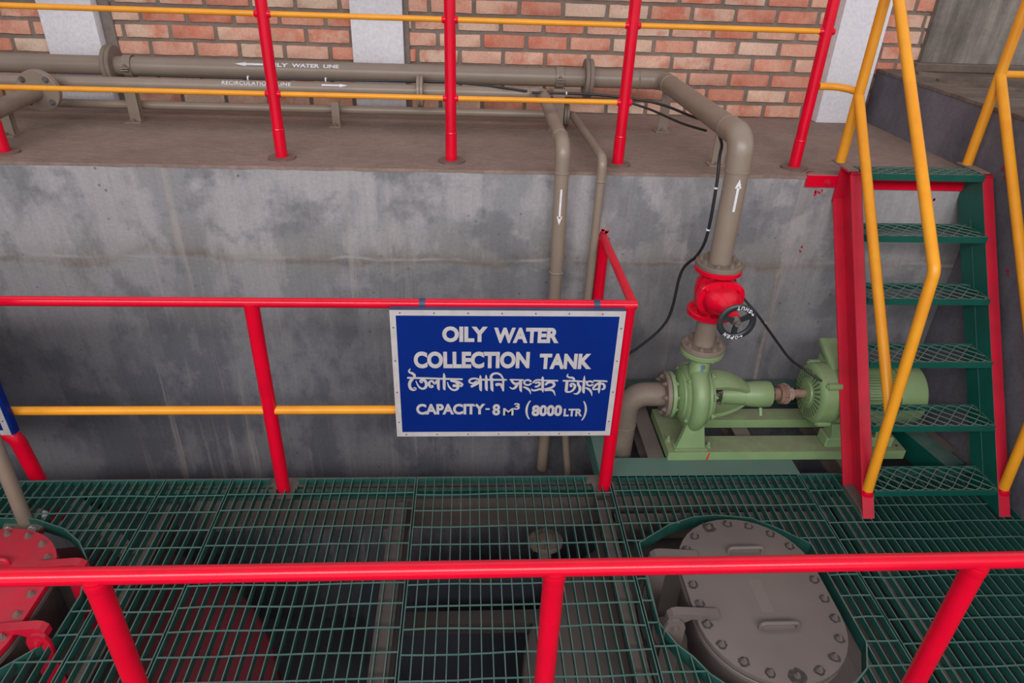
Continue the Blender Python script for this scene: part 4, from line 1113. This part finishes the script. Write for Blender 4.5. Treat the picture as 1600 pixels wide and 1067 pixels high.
# bearing bracket: two curved arms to a barrel
bm = B()
lathe(bm, (1.236, PYc, PZ), (1, 0, 0), [(0, .050), (.02, .056), (.06, .060), (.118, .060), (.124, .056)], 32)
def arm(a):
    u = V((0, -math.sin(a), math.cos(a))); s = V((0, math.cos(a), math.sin(a)))
    prof = [(1.070, .112), (1.115, .112), (1.165, .102), (1.212, .082), (1.258, .050)]
    rings = []
    for i, (x, r) in enumerate(prof):
        w = (.056, .054, .048, .040, .030)[i]; th = (.022, .021, .021, .022, .024)[i]; c = V((x, PYc, PZ))
        rings.append([bm.verts.new(c + u * (r * math.cos(w * q / r / 1.0)) + s * (w * q)) for q in (-1, -.5, 0, .5, 1)] +
                     [bm.verts.new(c + u * ((r - th) * math.cos(w * q / r)) + s * (w * q * .92)) for q in (1, .5, 0, -.5, -1)])
    m = len(rings[0])
    for A, C in zip(rings, rings[1:]):
        for k in range(m): bm.faces.new((A[k], A[(k + 1) % m], C[(k + 1) % m], C[k]))
    bm.faces.new(rings[0][::-1]); bm.faces.new(rings[-1])
arm(math.radians(12)); arm(math.radians(180 + 12))
cyl(bm, (1.32, PYc - .03, PZ - .055), (1.32, PYc - .05, PZ - .085), .009, 10)
part('bearing_bracket', bm, PUMP, root, sharp=45)
bm = B(); lathe(bm, (1.070, PYc, PZ), (1, 0, 0), [(0, .034), (.030, .034), (.031, .028)], 24); lathe(bm, (1.128, PYc, PZ), (1, 0, 0), [(0, .046), (.014, .046), (.016, .042), (.115, .050)], 24); gl = part('gland', bm, PUMP, root)
bolts(gl, ring_pos((1.129, PYc, PZ), (1, 0, 0), .040, 4, .5), (-1, 0, 0), .008, BOLTM, .010, .010)
bm = B(); lathe(bm, (1.358, PYc, PZ), (1, 0, 0), [(0, .046), (.006, .046), (.007, .026), (.010, .026)], 24); ec = part('bearing_cap', bm, PUMP, root)
bolts(ec, ring_pos((1.364, PYc, PZ), (1, 0, 0), .038, 4, .5), (1, 0, 0), .007, BOLTM, 0, .006)
bm = B(); cyl(bm, (1.06, PYc, PZ), (1.3765, PYc, PZ), .016, 18); part('shaft', bm, BOLTM, root)
# feet
for s in (-1, 1):
    bm = B(); y = PYc + s * .128
    prism(bm, [(.922, ZB1 + .0005), (1.056, ZB1 + .0005), (1.050, .10), (1.036, .200), (.972, .200), (.950, .125)], lambda a, b_, t: V((a, y + t - s * (b_ - .05) * .20, b_)), -.011, .011)
    box(bm, .917, 1.064, y - .020, y + .020, ZB1 + .0003, ZB1 + .010)
    part('foot', bm, PUMP, root)
bolts(root, [V((.905, 2.445, ZB1 + .0005)), V((1.078, 2.40, ZB1 + .0005))], (0, 0, 1), .012, PUMPB, .016, .012)
# coupling
root = thing('shaft_coupling', 'rusty jaw coupling between the pump and the motor shaft', 'coupling', (1.43, PYc, PZ - .05))
bm = B()
lathe(bm, (1.378, PYc, PZ), (1, 0, 0), [(0, .026), (.003, .029), (.024, .029), (.025, .043), (.028, .046), (.040, .046)], 28); part('hub', bm, RUST, root)
bm = B()
for k in range(8):
    a = 2 * PI * k / 8; u = V((0, math.cos(a), math.sin(a))); s = V((0, -math.sin(a), math.cos(a)))
    prism(bm, [(.030, -.011), (.047, -.012), (.047, .012), (.030, .011)], lambda p, q, t: V((1.4185 + t, PYc, PZ)) + u * p + s * q, 0, .018)
lathe(bm, (1.4185, PYc, PZ), (1, 0, 0), [(0, .040), (.018, .040)], 28); part('jaws', bm, RUST, root)
bm = B(); lathe(bm, (1.437, PYc, PZ), (1, 0, 0), [(0, .044), (.006, .044), (.009, .030), (.028, .030), (.032, .026)], 28); part('hub', bm, paint('scuffed_hub_paint', (.36, .28, .24), (.22, .13, .10), rough=.7, scale=60, bump=.2), root)
# motor
root = thing('electric_motor', 'pale green finned electric motor behind the stair handrail', 'motor', (1.76, PYc, .100))
MZ, MR = .258, .132
bm = B()
lathe(bm, (1.622, PYc, MZ), (1, 0, 0), [(0, .122), (.28, .122)], 48)
for k in range(60):                                                          # cooling fins
    a = 2 * PI * k / 60
    u = V((0, math.cos(a), math.sin(a))); s = V((0, -math.sin(a), math.cos(a)))
    if u.z < -.93: continue
    prism(bm, [(.118, -.0022), (.137, -.0014), (.137, .0014), (.118, .0022)], lambda p, q, t: V((1.624 + t, PYc, MZ)) + u * p + s * q, 0, .272)
part('finned_body', bm, PUMP, root, sharp=30)
bm = B()
lathe(bm, (1.526, PYc, MZ), (1, 0, 0), [(0, .040), (.002, .052), (.008, .054), (.010, .062), (.014, .115), (.020, .130), (.030, .138), (.085, .141), (.100, .141), (.104, .132)], 56)
eb = part('end_shield', bm, PUMP, root, sharp=35)
bm = B()
for k in range(30):                                                          # end shield slots as dark strips, their inner shade put into the colour
    a = 2 * PI * (k + .5) / 30
    if abs(math.sin(a * 2)) < .12: continue
    u = V((0, math.cos(a), math.sin(a))); s = V((0, -math.sin(a), math.cos(a)))
    prism(bm, [(.070, -.0026), (.112, -.0036), (.112, .0036), (.070, .0026)], lambda p, q, t: V((1.5355 + (p - .062) * .075 + t, PYc, MZ)) + u * p + s * q, -.0012, .001)
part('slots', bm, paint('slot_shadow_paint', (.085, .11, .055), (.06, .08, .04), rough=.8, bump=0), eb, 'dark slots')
for a in (45, 135, 225, 315):
    t = math.radians(a); c = V((1.561, PYc + .140 * math.cos(t), MZ + .140 * math.sin(t)))
    bm = B(); cyl(bm, c, c + V((.06, 0, 0)), .016, 14); lug_ = part('lug', bm, PUMP, eb)
    bolts(lug_, [c], (-1, 0, 0), .009, PUMP, 0, .008)
bm = B(); cyl(bm, (1.4695, PYc, PZ + .002), (1.532, PYc, PZ + .002), .0195, 20); part('shaft', bm, RUST, root)
bm = B(); lathe(bm, (1.897, PYc, MZ), (1, 0, 0), [(0, .139), (.004, .142), (.095, .142), (.120, .136), (.132, .122), (.136, .10), (.137, .02)], 48); part('fan_cowl', bm, PUMP, root, sharp=35)
bm = B()
prism(bm, [(1.61, .34), (1.72, .34), (1.72, .395), (1.61, .395)], lambda a, b_, t: V((a, PYc + .05 + t, b_)), -.075, .075); bevel(bm, .008, 2)
jb = part('terminal_box', bm, PUMP, root)
bm = B(); q = [V((1.600, PYc - .030, .405)), V((1.735, PYc - .030, .405)), V((1.735, PYc + .135, .470)), V((1.600, PYc + .135, .470))]
lo = [bm.verts.new(p - V((0, -.008, .026))) for p in q]; hi = [bm.verts.new(p) for p in q]
bm.faces.new(lo[::-1]); bm.faces.new(hi)
for k in range(4): bm.faces.new((lo[k], lo[(k + 1) % 4], hi[(k + 1) % 4], hi[k]))
bevel(bm, .006, 2); part('box_lid', bm, PUMP, jb)
bm = B(); box(bm, 1.72, 1.80, PYc - .1415, PYc - .137, MZ - .02, MZ + .045); part('rating_plate', bm, PUMPB, root)
for y0, y1 in ((2.392, 2.462), (2.590, 2.658)):
    for x in (1.665, 1.87):
        bm = B(); prism(bm, [(y0, .1003), (y1, .1003), (y1 - .005, .118), (y0 + .045 if y0 < 2.5 else y1 - .012, .160), (y0 + .02 if y0 < 2.5 else y0, .160), (y0, .118)], lambda a, b_, t: V((x + t, a, b_)), -.035, .035)
        ft = part('foot', bm, PUMP, root)
        bolts(ft, [V((x, y0 + .014 if y0 < 2.5 else y1 - .014, .118))], (0, 0, 1), .009, PUMPB, .006, .009)
# suction pipe
root = thing('suction_pipe', 'thick taupe pipe bending down beside the red post from the pump inlet', 'pipe', (.70, PYc, -.5))
RSU = .0525
bm = B(); tube(bm, fillet([(.880, PYc, PZ), (.712, PYc, PZ), (.712, PYc, .085)], .150, 14), RSU + .001, 28); part('elbow', bm, PIPED, root)
bm = B(); cyl(bm, (.712, PYc, .09), (.712, PYc, -.55), RSU, 28); part('pipe_run', bm, PIPED, root)
bm = B(); lathe(bm, (.712, PYc, .082), (0, 0, 1), [(0, RSU), (.004, RSU + .003), (.008, RSU)], 28); part('weld_seam', bm, PIPED, root)
flange(root, (.8775, PYc, PZ), (-1, 0, 0), .104, .020, PIPED, 8, .0105, PIPED, both=False)
bm = B(); lathe(bm, (.8882, PYc, PZ), (1, 0, 0), [(0, .100), (.0015, .100)], 32); part('gasket', bm, BLACK, root)
# drain valve end hanging below the grating
root = thing('pit_pipe', 'taupe pipe with a flange deep below the grating, under the sign', 'pipe', (.36, 2.06, -.6))
bm = B(); tube(bm, fillet([(.33, 2.12, -.21), (.33, 2.09, -.42), (.398, 2.022, -.56)], .08, 6), .030, 18); part('pipe_run', bm, PIPED, root)
flange(root, (.33, 2.117, -.235), (0, .14, .98), .075, .02, PIPED, 6, .010, PIPED)
